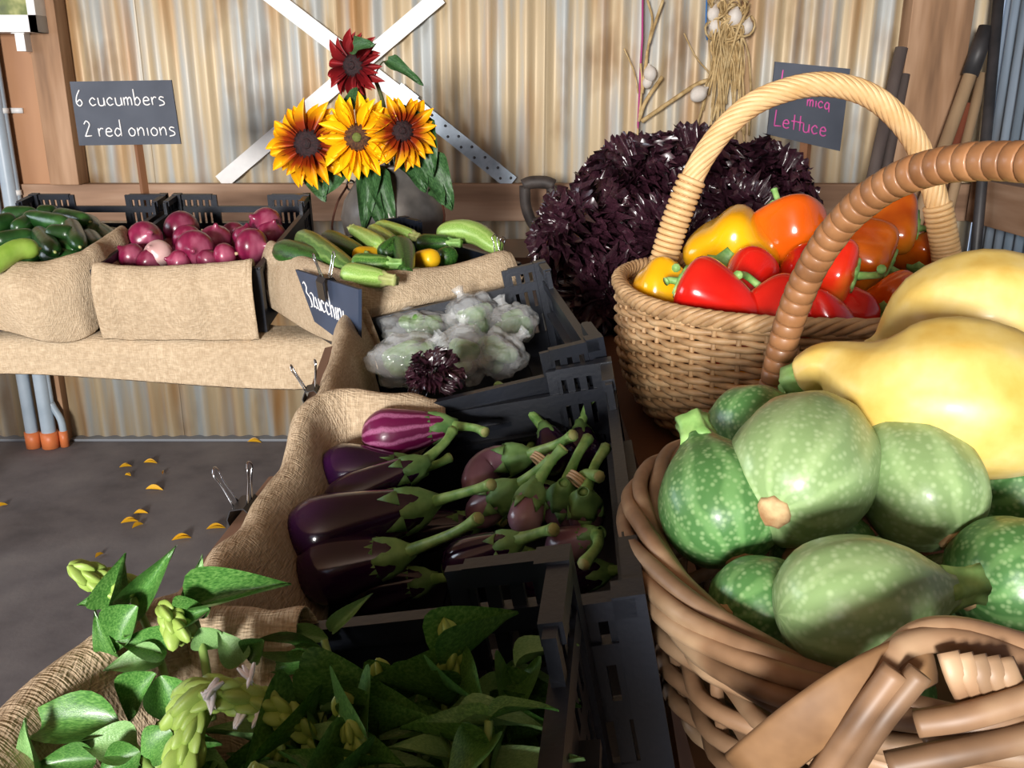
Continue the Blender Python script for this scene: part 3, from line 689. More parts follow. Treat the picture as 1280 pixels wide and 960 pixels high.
eggplant(E(742, 650, .06), E(722, 606, .11), E(749, 596, .14), .015, egg_p, bl, bun, EGL, None, .75)
eggplant(E(560, 712, .07), E(645, 676, .11), E(692, 662, .135), .024, egg_d, 'eggplant with a pale ringed stem at the crate corner nearest the basil')
eggplant(E(690, 690, .06), E(745, 668, .09), E(730, 705, .1), .02, egg_p, 'small reddish pale eggplant against the crate side')
eggplant(E(600, 560, .06), E(660, 545, .08), E(640, 580, .09), .022, egg_s, 'streaked reddish eggplant half hidden under the tied bunch', None, EGL)
for (x, y, h) in ((430, 610, .04), (540, 660, .05), (480, 730, .045), (640, 620, .045), (600, 700, .04), (700, 720, .04)):
    eggplant(E(x-50, y+10, h), E(x+55, y-6, h), E(x+88, y-8, h+.01), .027, egg_d, 'dark purple eggplant lying deep in the crate under the others', big)
rubber = mat('rubber_band', [(206, 178, 140)], .6)
for x, y, h in ((677, 577, .138), (723, 601, .13)):
    p = E(x, y, h); ax = V((.5, .35, .5)).normalized(); s1 = ax.orthogonal().normalized(); s2 = ax.cross(s1); mb = MB()
    for k in range(3):
        mb.tube([p+ax*(.003*(k-1))+(s1*math.cos(t)+s2*math.sin(t))*.0115 for t in [2*PI*i/20 for i in range(20)]], .0014, 6, closed=True)
    tag(build('rubber_band', mb, rubber), 'tan rubber band round the stems of the pale eggplants', 'rubber band', 'rubber bands on the eggplant bunch')

# --- zucchini
ZP = [(0, 0), (.015, .4), (.06, .78), (.2, 1), (.5, .97), (.8, .82), (.93, .68), (1, .55)]
def zucchini(a, b, r, m, label, group, mid=None, stem=True, name='zucchini', catg='zucchini'):
    pts = [a] + ([mid] if mid else []) + [b]
    o = fruit(name, pts, ZP, r, m, label, catg, group, lob(8, .025))
    if stem:
        d = (b-(mid or a)).normalized()
        build('stem', MB().tube([b-d*.004, b+d*.006, b+d*.02, b+d*.024], [r*.66, r*.46, r*.42, r*.46], 20, lob(5, .16), ), stem_g if m is not zuc_p else stem_y, o)
    return o
def Zp(x, y, h): return onp(MD, 330+x*.2578, 260+y*.2578, h)
zg = 'zucchini heaped in the corner crate'
zl = 'green zucchini heaped in the corner crate'
zucchini(Zp(70, 205, .155), Zp(360, 290, .15), .030, zuc_d, 'plain dark green fat zucchini next to the burlap edge', None, stem=False)
zucchini(Zp(178, 140, .17), Zp(425, 300, .165), .026, zuc_m, 'long striped zucchini lying across the burlap corner', None, stem=False)
zucchini(Zp(300, 140, .165), Zp(480, 225, .16), .022, zuc_d, zl, zg)
zucchini(Zp(575, 185, .175), Zp(432, 105, .175), .019, zuc_p, 'pale zucchini with its pale stalk pointing up at the pot', None)
zucchini(Zp(520, 105, .17), Zp(630, 160, .17), .018, zuc_p, 'short pale zucchini in the middle of the heap', None)
zucchini(Zp(550, 92, .165), Zp(730, 138, .165), .021, zuc_p, 'pale zucchini along the back of the heap', None)
zucchini(Zp(435, 232, .16), Zp(570, 222, .155), .018, zuc_y, 'yellow zucchini under the curled green one', None, stem=False)
zucchini(Zp(425, 275, .175), Zp(610, 272, .175), .021, zuc_m, 'striped zucchini with a star shaped stalk', None)
zucchini(Zp(388, 318, .165), Zp(590, 345, .165), .022, zuc_p, 'pale green zucchini lying on the burlap above the sign', None)
zucchini(Zp(565, 240, .17), Zp(690, 320, .16), .024, zuc_d, 'curled dark zucchini arching over the heap', None, mid=Zp(668, 190, .185), stem=False)
zucchini(Zp(835, 245, .165), Zp(730, 252, .155), .02, zuc_y, 'yellow zucchini with its round end showing', None, stem=False)
zucchini(Zp(910, 230, .16), Zp(830, 250, .14), .021, zuc_d, 'dark zucchini end on beside the yellow one', None, stem=False)
zucchini(Zp(745, 175, .165), Zp(905, 172, .17), .021, zuc_d, 'dark zucchini with a pale stalk below the bright curved one', None)
zucchini(Zp(848, 125, .175), Zp(1135, 195, .165), .026, zuc_p, 'bright green curved zucchini at the back corner of the crate', None, mid=Zp(1010, 118, .185), stem=False)
zucchini(Zp(700, 335, .15), Zp(780, 322, .15), .016, zuc_m, zl, zg)
for (x, y, ex, ey) in ((250, 210, 480, 260), (480, 180, 700, 230), (640, 260, 860, 290), (800, 190, 1000, 240), (420, 330, 640, 360)):
    zucchini(Zp(x, y, .1), Zp(ex, ey, .1), .024, random.choice([zuc_d, zuc_m]), zl, zg)

# --- onions
ONP = [(0, 0), (.03, .3), (.12, .66), (.32, .97), (.48, 1), (.66, .9), (.8, .55), (.88, .25), (1, .1)]
for i, (x, y, r, h, wht) in enumerate(((580, 250, 60, .165, 0), (725, 212, 66, .155, 0), (632, 312, 48, .155, 1), (525, 322, 46, .15, 0), (598, 345, 46, .14, 0), (780, 292, 64, .16, 0), (750, 255, 54, .14, 0),
        (865, 252, 55, .15, 0), (935, 236, 48, .14, 0), (1062, 195, 64, .165, 0), (1085, 232, 52, .15, 0), (980, 245, 44, .155, 0), (1008, 280, 60, .165, 0), (900, 318, 42, .15, 0), (715, 345, 42, .14, 0), (830, 338, 40, .14, 0),
        (690, 300, 50, .11, 0), (860, 300, 55, .1, 0), (1000, 330, 50, .1, 0), (620, 270, 50, .1, 0), (940, 290, 50, .11, 0))):
    c = onp(MO, x*.3125, 220+y*.3125, h-.02); rr = r*.3125*2.5/1150
    ax = V((random.uniform(-1, 1), random.uniform(-.8, .3), random.uniform(-.2, .9))).normalized()
    o = fruit('red_onion', [c-ax*rr*.92, c+ax*rr*1.15], ONP, rr, oni_w if wht else oni_m, 'peeled pale pink onion among the red ones' if wht else 'glossy red onion in the crate with the burlap front', 'onion', 'red onions in the crate')
    q0 = c-ax*rr*.9; build('root_tuft', MB().tube([q0, q0-ax*.006], [rr*.16, rr*.1], 8), root_m, o)
# --- cucumbers
CUP = [(0, 0), (.02, .42), (.08, .78), (.25, 1), (.75, 1), (.92, .76), (.98, .4), (1, 0.05)]
def Up(x, y, h): return onp(MU, x*.15625, 240+y*.15625, h)
def cucumber(a, b, r, m, label, mid=None):
    o = fruit('cucumber', [a] + ([mid] if mid else []) + [b], CUP, r, m, label, 'cucumber', 'cucumbers piled in the end crate', lob(7, .02))
    d = (b-a).normalized(); build('stem_end', MB().tube([b-d*.003, b+d*.004], [.004, .003], 8), stem_y, o)
cl = 'dark green cucumber in the pile at the table end'
cucumber(Up(-120, 640, .16), Up(315, 455, .18), .022, cuc_l, 'yellowish green curved cucumber on the burlap edge', Up(120, 470, .185))
for ax_, ay, bx_, by, h in ((300, 315, 440, 480, .19), (650, 530, 330, 510, .165), (-60, 400, 290, 350, .185), (120, 300, 300, 210, .19), (-80, 270, 120, 220, .19), (200, 200, 560, 260, .2), (560, 250, 640, 440, .2), (380, 330, 600, 340, .205),
        (440, 180, 720, 240, .19), (700, 220, 780, 330, .17), (780, 290, 950, 420, .165), (700, 340, 800, 470, .175), (480, 420, 640, 470, .18), (180, 540, 300, 500, .155), (480, 300, 700, 400, .16), (60, 330, 260, 300, .16), (20, 180, 300, 180, .18), (300, 170, 460, 170, .185)):
    cucumber(Up(ax_, ay, h-.03), Up(bx_, by, h-.03), .021, cuc_m, cl)
for k in range(12):
    p = MU @ V((random.uniform(-.12, .1), random.uniform(-.2, .2), random.uniform(.04, .11))); d = V((random.uniform(-1, 1), random.uniform(-.6, .6), 0)).normalized()*.07
    cucumber(p-d, p+d, .021, cuc_m, cl)

# ------------------------------------------------------------ plastic bags of greens
def mat_bag():
    m, N, L, P = nodes('clear_bag'); tc = N.new('ShaderNodeTexCoord'); t = N.new('ShaderNodeTexNoise'); t.inputs['Scale'].default_value = 34; t.inputs['Detail'].default_value = 3; t.inputs['Distortion'].default_value = 1.2
    L.new(tc.outputs['Object'], t.inputs['Vector'])
    b = N.new('ShaderNodeBump'); b.inputs['Strength'].default_value = .9; b.inputs['Distance'].default_value = .008; L.new(t.outputs[0], b.inputs['Height']); L.new(b.outputs[0], P.inputs['Normal'])
    P.inputs['Base Color'].default_value = (.8, .84, .86, 1); P.inputs['Roughness'].default_value = .12; P.inputs['Alpha'].default_value = .3; P.inputs['Specular IOR Level'].default_value = 1
    MATS['bag'] = m; return m
bagm = mat_bag()
bean = mat('bagged_green', [(70, 116, 56), (110, 150, 84), (150, 176, 120)], .4, 30)
BAGL = ['puffed clear bag of greens beside the zucchini crate and the burlap edge', 'wide clear bag of greens in the middle of the burlap edge', 'clear bag showing bright green through its side, near the far crate wall', 'clear bag against the tall side of the crate next to the table', 'large clear bag partly covered by the torn tuft of red lettuce', 'clear bag beside the one under the red lettuce tuft', 'clear bag lying by the crate wall shared with the eggplants', 'small clear bag pushed against the clipped burlap']
for i, (x, y, rx, ry, h) in enumerate(((430, 190, 180, 95, .085), (480, 320, 195, 85, .1), (790, 255, 150, 110, .1), (1010, 300, 130, 95, .08), (430, 500, 205, 105, .1), (735, 470, 130, 120, .1), (930, 470, 130, 95, .085), (210, 350, 70, 95, .09))):
    c = onp(MC, 420+x*.21875, 340+y*.21875, h+.012); kx = .21875*1.3/1150; ax, az = rx*kx*1.32, ry*kx*1.5; ay = (ax+az)*.62
    mb = MB(); nu, nv = 26, 36; rows = []
    for a in range(nu):
        th = PI*a/(nu-1); row = []
        for b in range(nv+1):
            ph = 2*PI*b/nv; d = V((math.sin(th)*math.cos(ph), math.sin(th)*math.sin(ph), math.cos(th)))
            n1 = mn.noise(d*2.1+V((i*7.3, 0, 0)))*.25 + mn.noise(d*4+V((0, i*3.1, 0)))*.14 + abs(mn.noise(V((d.x*7, d.y*2, d.z*7+i))))*.12
            row.append(c + V((d.x*ax, d.y*ay, d.z*az))*(1+n1))
        rows.append(row)
    mb.grid(rows); o = tag(build('plastic_bag', mb, bagm), BAGL[i], 'bag', 'clear bags in the crate')
    tdir = V((random.uniform(-.4, 1), random.uniform(-.2, .6), random.uniform(.3, .9))).normalized(); t0 = c+V((tdir.x*ax, tdir.y*ay, tdir.z*az))*.85
    build('twisted_neck', MB().tube([t0, t0+tdir*.012, t0+tdir*.018, t0+tdir*.024], [.012, .006, .008, .011], 14, lambda t, s: 1+.25*math.cos(5*t+i), caps=False), bagm, o)
    for k in range(7):
        p = c + V((random.uniform(-.4, .4)*ax, random.uniform(-.35, .35)*ay, random.uniform(-.3, .35)*az)); d = V((random.uniform(-1, 1), random.uniform(-.5, .5), random.uniform(-.3, .3))).normalized()*ax*.5
        tag(build('bagged_cucumber', body([p-d, p+d], CUP, .014, 10, 10), bean), 'small green cucumber inside a clear plastic bag', 'cucumber', 'greens inside the clear bags')

# ------------------------------------------------------------ baskets
cane_l = mat('cane_light', [(154, 120, 84), (188, 152, 110), (210, 178, 136)], .5, 30, rnd=.1)
cane_w = mat('cane_wrap', [(206, 166, 112), (222, 186, 136)], .5, 40)
cane_b = mat('willow_brown', [(98, 74, 54), (138, 108, 82), (172, 144, 114)], .5, 18, rnd=.25)
cane_d = mat('willow_wrap', [(124, 84, 54), (152, 108, 72)], .45, 40, coat=.1, rnd=.12)
plank_m = mat('split_willow', [(112, 82, 54), (146, 112, 78)], .65, 12, (3, .4, 3), bump=.3)
def ell(c, rx, ry, a, p=2.3):
    ca, sa = math.cos(a), math.sin(a)
    return V((c.x+rx*math.copysign(abs(ca)**(2/p), ca), c.y+ry*math.copysign(abs(sa)**(2/p), sa), 0))
def basket_wall(root, c, rx, ry, z0, z1, nrow, nst, rad, amp, prof, m, seg, p):
    def pt(a, t, off=0):
        s = interp(prof, t); q = ell(c, rx*s+off, ry*s+off, a, p); q.z = z0+(z1-z0)*t; return q
    first = None
    for i in range(nrow):
        t = .04+.93*i/(nrow-1)
        pts = [pt(2*PI*k/seg, t, amp*math.cos(nst/2*2*PI*k/seg+PI*i)) + V((0, 0, rad*.5*mn.noise(V((k*.3, i*5, 1))))) for k in range(seg)]
        build('woven_cane', MB().tube(pts, rad, 7, closed=True), m, root)
    for k in range(nst):
        a = 2*PI*(k+.0)/nst
        build('stake', MB().tube([pt(a, t) for t in (0, .25, .5, .75, 1)], rad*.75, 6), m, root)
    mb = MB(); b = [pt(2*PI*k/48, 0) for k in range(48)]; mb.add(b + [q+V((0, 0, .008)) for q in b], [tuple(reversed(range(48))), tuple(range(48, 96))] + [(k, (k+1) % 48, 48+(k+1) % 48, 48+k) for k in range(48)])
    build('base', mb, m, root, smooth=False)
    return pt
# pepper basket
K1 = V((.45, 1.34, 0)); b1 = empty('wicker_basket', (K1.x, K1.y, RZ), 'pale wicker basket full of peppers with a twisted cane handle', 'basket')
Z1 = 1.222
pr1 = [(0, .8), (.1, .87), (.25, .94), (.5, .985), (1, 1)]
pt1 = basket_wall(b1, K1, .288, .25, RZ+.002, Z1, 22, 48, .0046, .0045, pr1, cane_l, 192, 2.5)
for j in range(5):
    pts = []
    for k in range(200):
        a = 2*PI*k/200; q = pt1(a, 1); ph = 22*a+2*PI*j/5; o_ = ell(K1, .288+.008*math.cos(ph), .25+.008*math.cos(ph), a, 2.5); o_.z = Z1+.004+.008*math.sin(ph); pts.append(o_)
    build('rim_cane', MB().tube(pts, .0048, 7, closed=True), cane_l, b1)
HY = 1.4
hp = [atY(x, y, HY) for x, y in ((822, 352), (845, 275), (880, 195), (930, 138), (985, 112), (1040, 106), (1095, 124), (1140, 170), (1165, 230), (1180, 300), (1186, 352))]
hc = cat(hp, 120)
for j in range(11):
    pts = []
    for i, p in enumerate(hc):
        t = (hc[min(i+1, 119)]-hc[max(i-1, 0)]).normalized(); n1 = V((0, 1, 0)); n2 = t.cross(n1); ph = i*.26+2*PI*j/11
        pts.append(p + n1*math.cos(ph)*.0125 + n2*math.sin(ph)*.0125)
    build('handle_cane', MB().tube(pts, .0052, 7), cane_w, b1)
for lo, hi in ((2, 19), (100, 117)):
    for k in range(17):
        f = lo+(hi-lo)*k/16; i = int(f); p = hc[i].lerp(hc[i+1], f-i); t = (hc[i+1]-hc[i]).normalized(); n1 = V((0, 1, 0)); n2 = t.cross(n1)
        build('wrap_ring', MB().tube([p+n1*math.cos(a)*.0178+n2*math.sin(a)*.0178 for a in [2*PI*q/18 for q in range(18)]], .0044, 6, closed=True), cane_w, b1)
# squash basket
K2 = V((.345, .615, 0)); Z2 = 1.172
b2 = empty('wicker_basket', (K2.x, K2.y, RZ), 'brown willow basket full of round squash with a wrapped hoop handle', 'basket')
pr2 = [(0, .76), (.15, .85), (.4, .94), (.7, .985), (1, 1)]
RX2, RY2 = .243, .235
pt2 = basket_wall(b2, K2, RX2, RY2, RZ+.002, Z2, 11, 26, .0062, .0075, pr2, cane_b, 156, 2.2)
for j in range(7):
    pts = []
    for k in range(160):
        a = 2*PI*k/160; ph = 3*a+2*PI*j/7+.5*mn.noise(V((a*2, j*3, 1))); rr = .012*math.cos(ph); o_ = ell(K2, RX2+.004+rr, RY2+.004+rr, a, 2.2); o_.z = Z2+.006+.014*math.sin(ph)+.004*mn.noise(V((a*3, j, 0))); pts.append(o_)
    build('rim_cane', MB().tube(pts, .0066, 8, closed=True), cane_b, b2)
P0, P1 = V((.247, .835, Z2-.02)), V((.44, .395, Z2-.02)); hcn = (P0+P1)/2; hv = (P0-P1)/2; HH = .304
hpts = []
for i in range(161):
    a = PI*i/160; c_, s_ = math.cos(a), math.sin(a)
    hpts.append(hcn + hv*math.copysign(abs(c_)**.78, c_) + V((0, 0, HH*abs(s_)**.82)))
build('handle_core', MB().tube(hpts, .0118, 10), cane_b, b2)
L_ = [0]
for a, b in zip(hpts, hpts[1:]): L_.append(L_[-1]+(b-a).length)
nring = int(L_[-1]/.0125); i = 0
def hat(s):
    for k in range(160):
        if L_[k+1] >= s: return hpts[k].lerp(hpts[k+1], (s-L_[k])/(L_[k+1]-L_[k]))
    return hpts[-1]
for k in range(nring):
    s0 = k*.0125+.0004; s1 = s0+.0118
    if k == 0: s0 += .0
    q = [hat(s0+(s1-s0)*f) for f in (0, .1, .5, .9, 1)]
    sk = random.uniform(-.0012, .0012)
    build('handle_wrap', MB().tube(q, [.0128, .0137+sk*.3, .0139+sk*.3, .0137+sk*.3, .0128], 16), cane_d, b2)
# the lashed ear at the front foot of the handle
EY = lambda x, y, Y: atY(x, y, Y)
build('foot_strip', MB().tube(cat([EY(935, 965, .385), EY(1010, 905, .375), EY(1080, 858, .378), EY(1160, 820, .392)], 14), .015, 12, flat=.3, up=V((0, -1, .4))), plank_m, b2)
for pts, r in (([(1078, 905, .375), (1092, 850, .38), (1130, 808, .39), (1200, 800, .395), (1300, 835, .395)], .0068), ([(1100, 842, .388), (1140, 796, .396), (1200, 787, .4), (1300, 812, .402)], .0066),
               ([(1120, 838, .372), (1070, 905, .368), (1025, 970, .372)], .0068), ([(1150, 840, .37), (1098, 905, .366), (1055, 975, .37)], .0062),
               ([(1145, 905, .372), (1210, 895, .366), (1300, 868, .366)], .0068), ([(1110, 958, .366), (1200, 940, .362), (1300, 918, .362)], .0072), ([(1160, 935, .374), (1230, 905, .37), (1300, 900, .37)], .0058)):
    build('lashing_cane', MB().tube(cat([EY(*q_) for q_ in pts], 18), r, 9), cane_b, b2)
for k in range(5):
    x = 1185+k*17; build('lashing_strip', MB().tube(cat([EY(x, 815+k*2, .378), EY(x+12, 850, .372), EY(x+30, 885, .378)], 8), .0055, 8, flat=.45, up=V((0, -1, .3))), cane_b, b2)

# ------------------------------------------------------------ squash
SQP = [(0, .0), (.015, .3), (.07, .62), (.2, .9), (.38, 1), (.58, .95), (.76, .74), (.88, .5), (.95, .36), (1, .3)]
def squash(a, b, r, m, label, scar=True, stem=True, group=None):
    o = fruit('round_squash', [a, b], SQP, r, m, label, 'squash', group, lambda t, s: 1+.018*math.cos(10*t)*(s > .05), 40, 26)
    d = (b-a).normalized()
    if scar: build('blossom_scar', MB().tube([a+d*.004, a-d*.001, a-d*.0025], [r*.24, r*.22, r*.17], 16, lob(7, .07)), scar_m, o)
    if stem: build('stem', MB().tube([b-d*.006, b+d*.002, b+d*.012, b+d*.018], [r*.36, r*.3, r*.26, r*.3], 20, lob(5, .14)), stem_g, o)
    return o
A = atY
squash(A(966, 641, .575), A(1045, 520, .70), .053, sq_l, 'largest pale green round squash with a brown scar facing out on top of the pile')
squash(A(925, 702, .585), A(872, 548, .665), .045, sq_m, 'mottled mid green squash resting against the basket rim')
squash(A(1192, 676, .595), A(1096, 520, .69), .046, sq_l, 'smooth pale green squash under the yellow crooknecks')
squash(A(972, 768, .478), A(1188, 734, .49), .040, sq_l, 'pale squash with white flecks and its stalk end beside the handle foot', scar=False)
squash(A(1205, 745, .55), A(1340, 700, .58), .044, sq_m, 'green squash beside the stalk of the flecked one')
squash(A(1215, 630, .68), A(1340, 600, .72), .048, sq_m, 'green squash beneath the larger yellow crookneck')
squash(A(905, 770, .52), A(1010, 745, .56), .034, sq_m, 'small green squash deep in the basket below the mottled one')
squash(A(990, 700, .60), A(1080, 690, .64), .04, sq_m, 'green squash showing in the gap between the pale ones')
squash(A(915, 570, .72), A(985, 510, .77), .045, sq_m, 'green squash behind the largest pale one')
squash(A(1050, 505, .76), A(1000, 490, .8), .03, sq_m, 'small green squash under the yellow neck')
for x, y in ((960, 780), (1100, 800), (1200, 790)): pass
for k in range(5):
    a = 2*PI*k/5; p = K2+V((.1*math.cos(a), .09*math.sin(a), RZ+.055)); d = V((math.cos(a+1), math.sin(a+1), 0))*.045
    squash(p-d, p+d, .04, sq_m, 'green squash at the bottom of the willow basket', scar=False, stem=False, group='squash at the bottom of the willow basket')
YP = [(0, 0), (.02, .3), (.06, .52), (.14, .8), (.26, .98), (.36, 1), (.5, .82), (.62, .52), (.74, .34), (.88, .29), (.97, .27), (1, .2)]
def crook(pts, r, label):
    o = fruit('crookneck_squash', pts, YP, r, sq_y, label, 'squash', None, lambda t, s: 1+.02*math.cos(9*t), 36, 34)
    d = (pts[-1]-pts[-2]).normalized(); b = pts[-1]
    build('stem', MB().tube([b-d*.006, b+d*.004, b+d*.014], [r*.24, r*.2, r*.2], 16, lob(5, .12)), stem_g, o)
crook([A(1345, 560, .66), A(1230, 505, .68), A(1110, 490, .70), A(1040, 458, .735), A(1002, 472, .75)], .064, 'yellow crookneck squash whose neck points over the green squash')
crook([A(1375, 430, .78), A(1260, 395, .80), A(1165, 400, .82), A(1110, 436, .835), A(1085, 446, .84)], .057, 'yellow crookneck squash leaning behind the other one')

# ------------------------------------------------------------ peppers
PEP = [(0, .0), (.02, .25), (.08, .5), (.25, .8), (.5, .95), (.75, 1), (.9, .86), (.96, .6), (.99, .35), (1, .15)]
PET = [(0, .0), (.03, .16), (.15, .42), (.4, .74), (.65, .95), (.82, 1), (.93, .84), (.98, .5), (1, .2)]
def pepper(a, b, r, m, label, long=False, lobes=4, stem=None, ph=0, group=None, amp=.09):
    """a tip, b stalk end"""
    o = fruit('pepper', [a, b], PET if long else PEP, r, m, label, 'pepper', group, lambda t, s: 1+(amp if not long else .03)*math.cos(lobes*t+ph)*min(1, 3*s*(1.15-s)+.2), 36, 24)
    d = (b-a).normalized()
    cx = build('calyx', MB().tube([b-d*r*.1, b+d*r*.02, b+d*r*.06], [r*.5, r*.46, r*.18], 20, lob(6, .16)), stem_g, o)
    e = stem if stem is not None else b+d*r*.5
    md = b.lerp(e, .5)+d*(e-b).length*.25
    build('stem', MB().tube(cat([b, md, e], 12), [.0075, .006, .0055, .005, .005, .005, .005, .005, .005, .0055, .006, .0065], 8), stem_g, cx)
    return o
pepper(A(925, 285, 1.56), A(908, 338, 1.42), .068, pep_y, 'big yellow pepper with its green stalk facing out', ph=.5, amp=.12)
pepper(A(812, 385, 1.29), A(838, 345, 1.35), .043, pep_y, 'golden pepper squeezed against the basket handle', stem=A(845, 335, 1.30))
pepper(A(955, 398, 1.2), A(850, 352, 1.25), .046, pep_r, 'pointed bright red pepper lying along the basket rim', True, stem=A(832, 352, 1.25))
pepper(A(915, 385, 1.3), A(948, 325, 1.38), .038, pep_r, 'red pepper between the yellow and the pointed red one', True)
pepper(A(1000, 330, 1.46), A(975, 258, 1.52), .064, pep_o, 'big smooth orange pepper standing behind the hoop handle', ph=.9, amp=.05)
pepper(A(1000, 420, 1.18), A(958, 365, 1.25), .046, pep_r, 'red pepper behind the hoop handle with its pale stalk bent left', False, amp=.05, stem=A(922, 344, 1.22))
pepper(A(985, 345, 1.38), A(1020, 340, 1.4), .045, pep_r, 'red pepper in the middle of the basket', amp=.05)
pepper(A(1000, 330, 1.3), A(1070, 345, 1.27), .046, pep_ro, 'red pepper blushed orange with a long curved green stalk', amp=.05, stem=A(1102, 336, 1.22))
pepper(A(1018, 362, 1.19), A(1040, 420, 1.2), .035, pep_r, 'small pointed red pepper standing tip up at the rim', True)
pepper(A(1100, 400, 1.27), A(1040, 385, 1.3), .036, pep_r, 'red pepper lying at the rim beside the crooknecks', amp=.05)
pepper(A(1030, 300, 1.45), A(1110, 335, 1.42), .058, pep_b, 'rust coloured ribbed pepper behind the blushed one', ph=.3, amp=.1)
pepper(A(1075, 280, 1.52), A(1145, 285, 1.5), .054, pep_b, 'deeply lobed brownish orange pepper at the back of the basket', lobes=3, ph=.7, amp=.16)
pepper(A(1140, 355, 1.36), A(1105, 395, 1.3), .044, pep_o, 'orange pepper with a dark stalk tucked by the crooknecks', ph=.2, stem=A(1098, 398, 1.28))
pepper(A(1165, 300, 1.52), A(1150, 340, 1.48), .045, pep_b, 'brownish pepper beneath the deeply lobed one', amp=.1)
for k in range(9):
    a = 2*PI*k/9; p = K1+V((.13*math.cos(a), .12*math.sin(a), RZ+.065)) + rv(.015); d = rv(1).normalized()*.04
    pepper(p-d, p+d, .043, random.choice([pep_r, pep_o, pep_y]), 'pepper in the lower layer of the pale basket', group='peppers low in the pale basket')

# ------------------------------------------------------------ red lettuce
lett = mat('red_lettuce', [(36, 22, 28), (50, 29, 38), (68, 42, 52)], .3, 30, coat=.25, rnd=.3)
lett_g = mat('lettuce_green', [(60, 66, 40), (92, 92, 58)], .4, 30)
ls = lambda u: .1+.62*u**.8
def frilly(seed, curl):
    rows = []
    for i in range(12):
        u = i/11; row = []
        for j in range(23):
            v = -1+2*j/22; e = max(abs(v), u)**2.5; z = .2*v*v-curl*u*u + e*(.17*math.sin(v*13+u*7+seed)+.10*math.sin(v*29+u*17+seed*2))
            row.append((v*ls(u)*(1+.1*e*math.sin(u*25+seed)), u*(1-.15*v*v)+.06*e*math.sin(v*19+seed), z))
        rows.append(row)
    return MB().grid(rows).mesh('lettuce_leaf', lett)
LM = [frilly(1, .25), frilly(4, .55), frilly(7.5, .05), frilly(11, .4)]
def lettuce(c, ax, size, n, label, group=None):
    root = empty('red_lettuce', c, label, 'lettuce', group); ax = V(ax).normalized(); s1 = ax.orthogonal().normalized(); s2 = ax.cross(s1)
    for k in range(n):
        t = (k+.5)/n; el = R(6+96*t**.75); az = k*2.39996+random.uniform(-.3, .3)
        rad = s1*math.cos(az)+s2*math.sin(az); d = ax*math.cos(el)+rad*math.sin(el)
        L = size*random.uniform(.6, .78); a = c + rad*size*.04 + d*size*random.uniform(.25, .42)
        nr = ax*math.sin(el)-rad*math.cos(el)
        place(random.choice(LM), 'leaf', root, a, a+d*L, nr+rv(.5), L*.8)
    build('heart', MB().tube([c-ax*size*.25, c, c+ax*size*.2], [size*.1, size*.14, size*.06], 8), lett_g, root)
    return root
lg = 'frilly heads of red lettuce'
LL = ['red lettuce head at the edge of the heap beside the garden fork', 'low red lettuce head resting on the table next to the crate of bags', 'red lettuce head topping the heap below the garlic string', 'red lettuce head in the middle of the heap beside the cane handle', 'red lettuce head topping the heap below the dried garlic bunch', 'red lettuce head behind the cane handle and the yellow pepper', 'red lettuce head beside the stake of the pink lettered sign', 'lowest red lettuce head behind the rim of the pepper basket', 'red lettuce head behind the big orange pepper', 'red lettuce head tucked behind the one beside the fork']
for (x, y, Y, ax, s), lb in zip(((738, 300, 1.95, (-.7, -.6, .5), .12), (770, 372, 1.9, (-.5, -.9, .2), .115), (800, 245, 2.05, (-.4, -.5, .9), .125), (835, 325, 1.93, (-.1, -1, .3), .13), (860, 232, 2.1, (0, -.4, 1), .12),
                       (905, 295, 1.98, (.2, -.9, .5), .125), (950, 245, 2.1, (.4, -.4, .9), .115), (860, 400, 1.88, (.1, -1, .1), .11), (930, 350, 1.98, (.5, -.8, .3), .12), (745, 340, 2.05, (-.9, -.2, .3), .11)), LL):
    lettuce(atY(x, y, Y), ax, s, 58, lb, lg)
tc_ = V((.37, 2.1, RZ)); tub = mat('tub_black', [(26, 24, 28)], .6)
mb = MB().tube([tc_+V((0, 0, z)) for z in (0, .06, .15, .2)], [.13, .14, .15, .15], 28); tag(build('lettuce_tub', mb, tub), 'dark tub hidden under the heap of red lettuce', 'tub')
o = lettuce(onp(MC, 542, 476, CD+.005)+V((0, -.0, .006)), (-.1, -.5, .8), .036, 20, 'small torn tuft of red lettuce lying on the crate of bags')

# ------------------------------------------------------------ pot of sunflowers
def mat_petal(name, c0, c1, c2, p1, p2):
    m, N, L, P = nodes(name); tc = N.new('ShaderNodeTexCoord'); sp = N.new('ShaderNodeSeparateXYZ'); L.new(tc.outputs['UV'], sp.inputs[0])
    r = N.new('ShaderNodeValToRGB'); e = r.color_ramp.elements; e.new(.5)
    for el, p, c in zip(e, (0, p1, p2), (c0, c1, c2)): el.position = p; el.color = rgba(c)
    L.new(sp.outputs[1], r.inputs[0]); L.new(r.outputs[0], P.inputs['Base Color']); P.inputs['Roughness'].default_value = .5
    P.inputs['Subsurface Weight'].default_value = .0
    return m
pet_y = mat_petal('petal_yellow', (240, 160, 10), (250, 196, 14), (252, 206, 24), .3, .8)
pet_r = mat_petal('petal_ringed', (110, 34, 16), (160, 60, 16), (248, 186, 20), .3, .68)
pet_d = mat_petal('petal_maroon', (84, 18, 22), (126, 26, 32), (150, 38, 40), .4, .9)
disc_m = mat('sunflower_disc', [(48, 30, 22), (78, 48, 28), (100, 70, 36)], .8, 160, bump=.8)
disc_r = mat('sunflower_disc_dark', [(26, 16, 20), (54, 28, 30)], .8, 160, bump=.8)
disc_c = mat('sunflower_eye', [(84, 96, 40), (110, 120, 56)], .8, 160)
sleaf = mat('sunflower_leaf', [(40, 70, 40), (58, 94, 54), (78, 116, 70)], .5, 18, bump=.2)
sstem = mat('sunflower_stem', [(66, 70, 40), (92, 98, 58)], .6, 20)
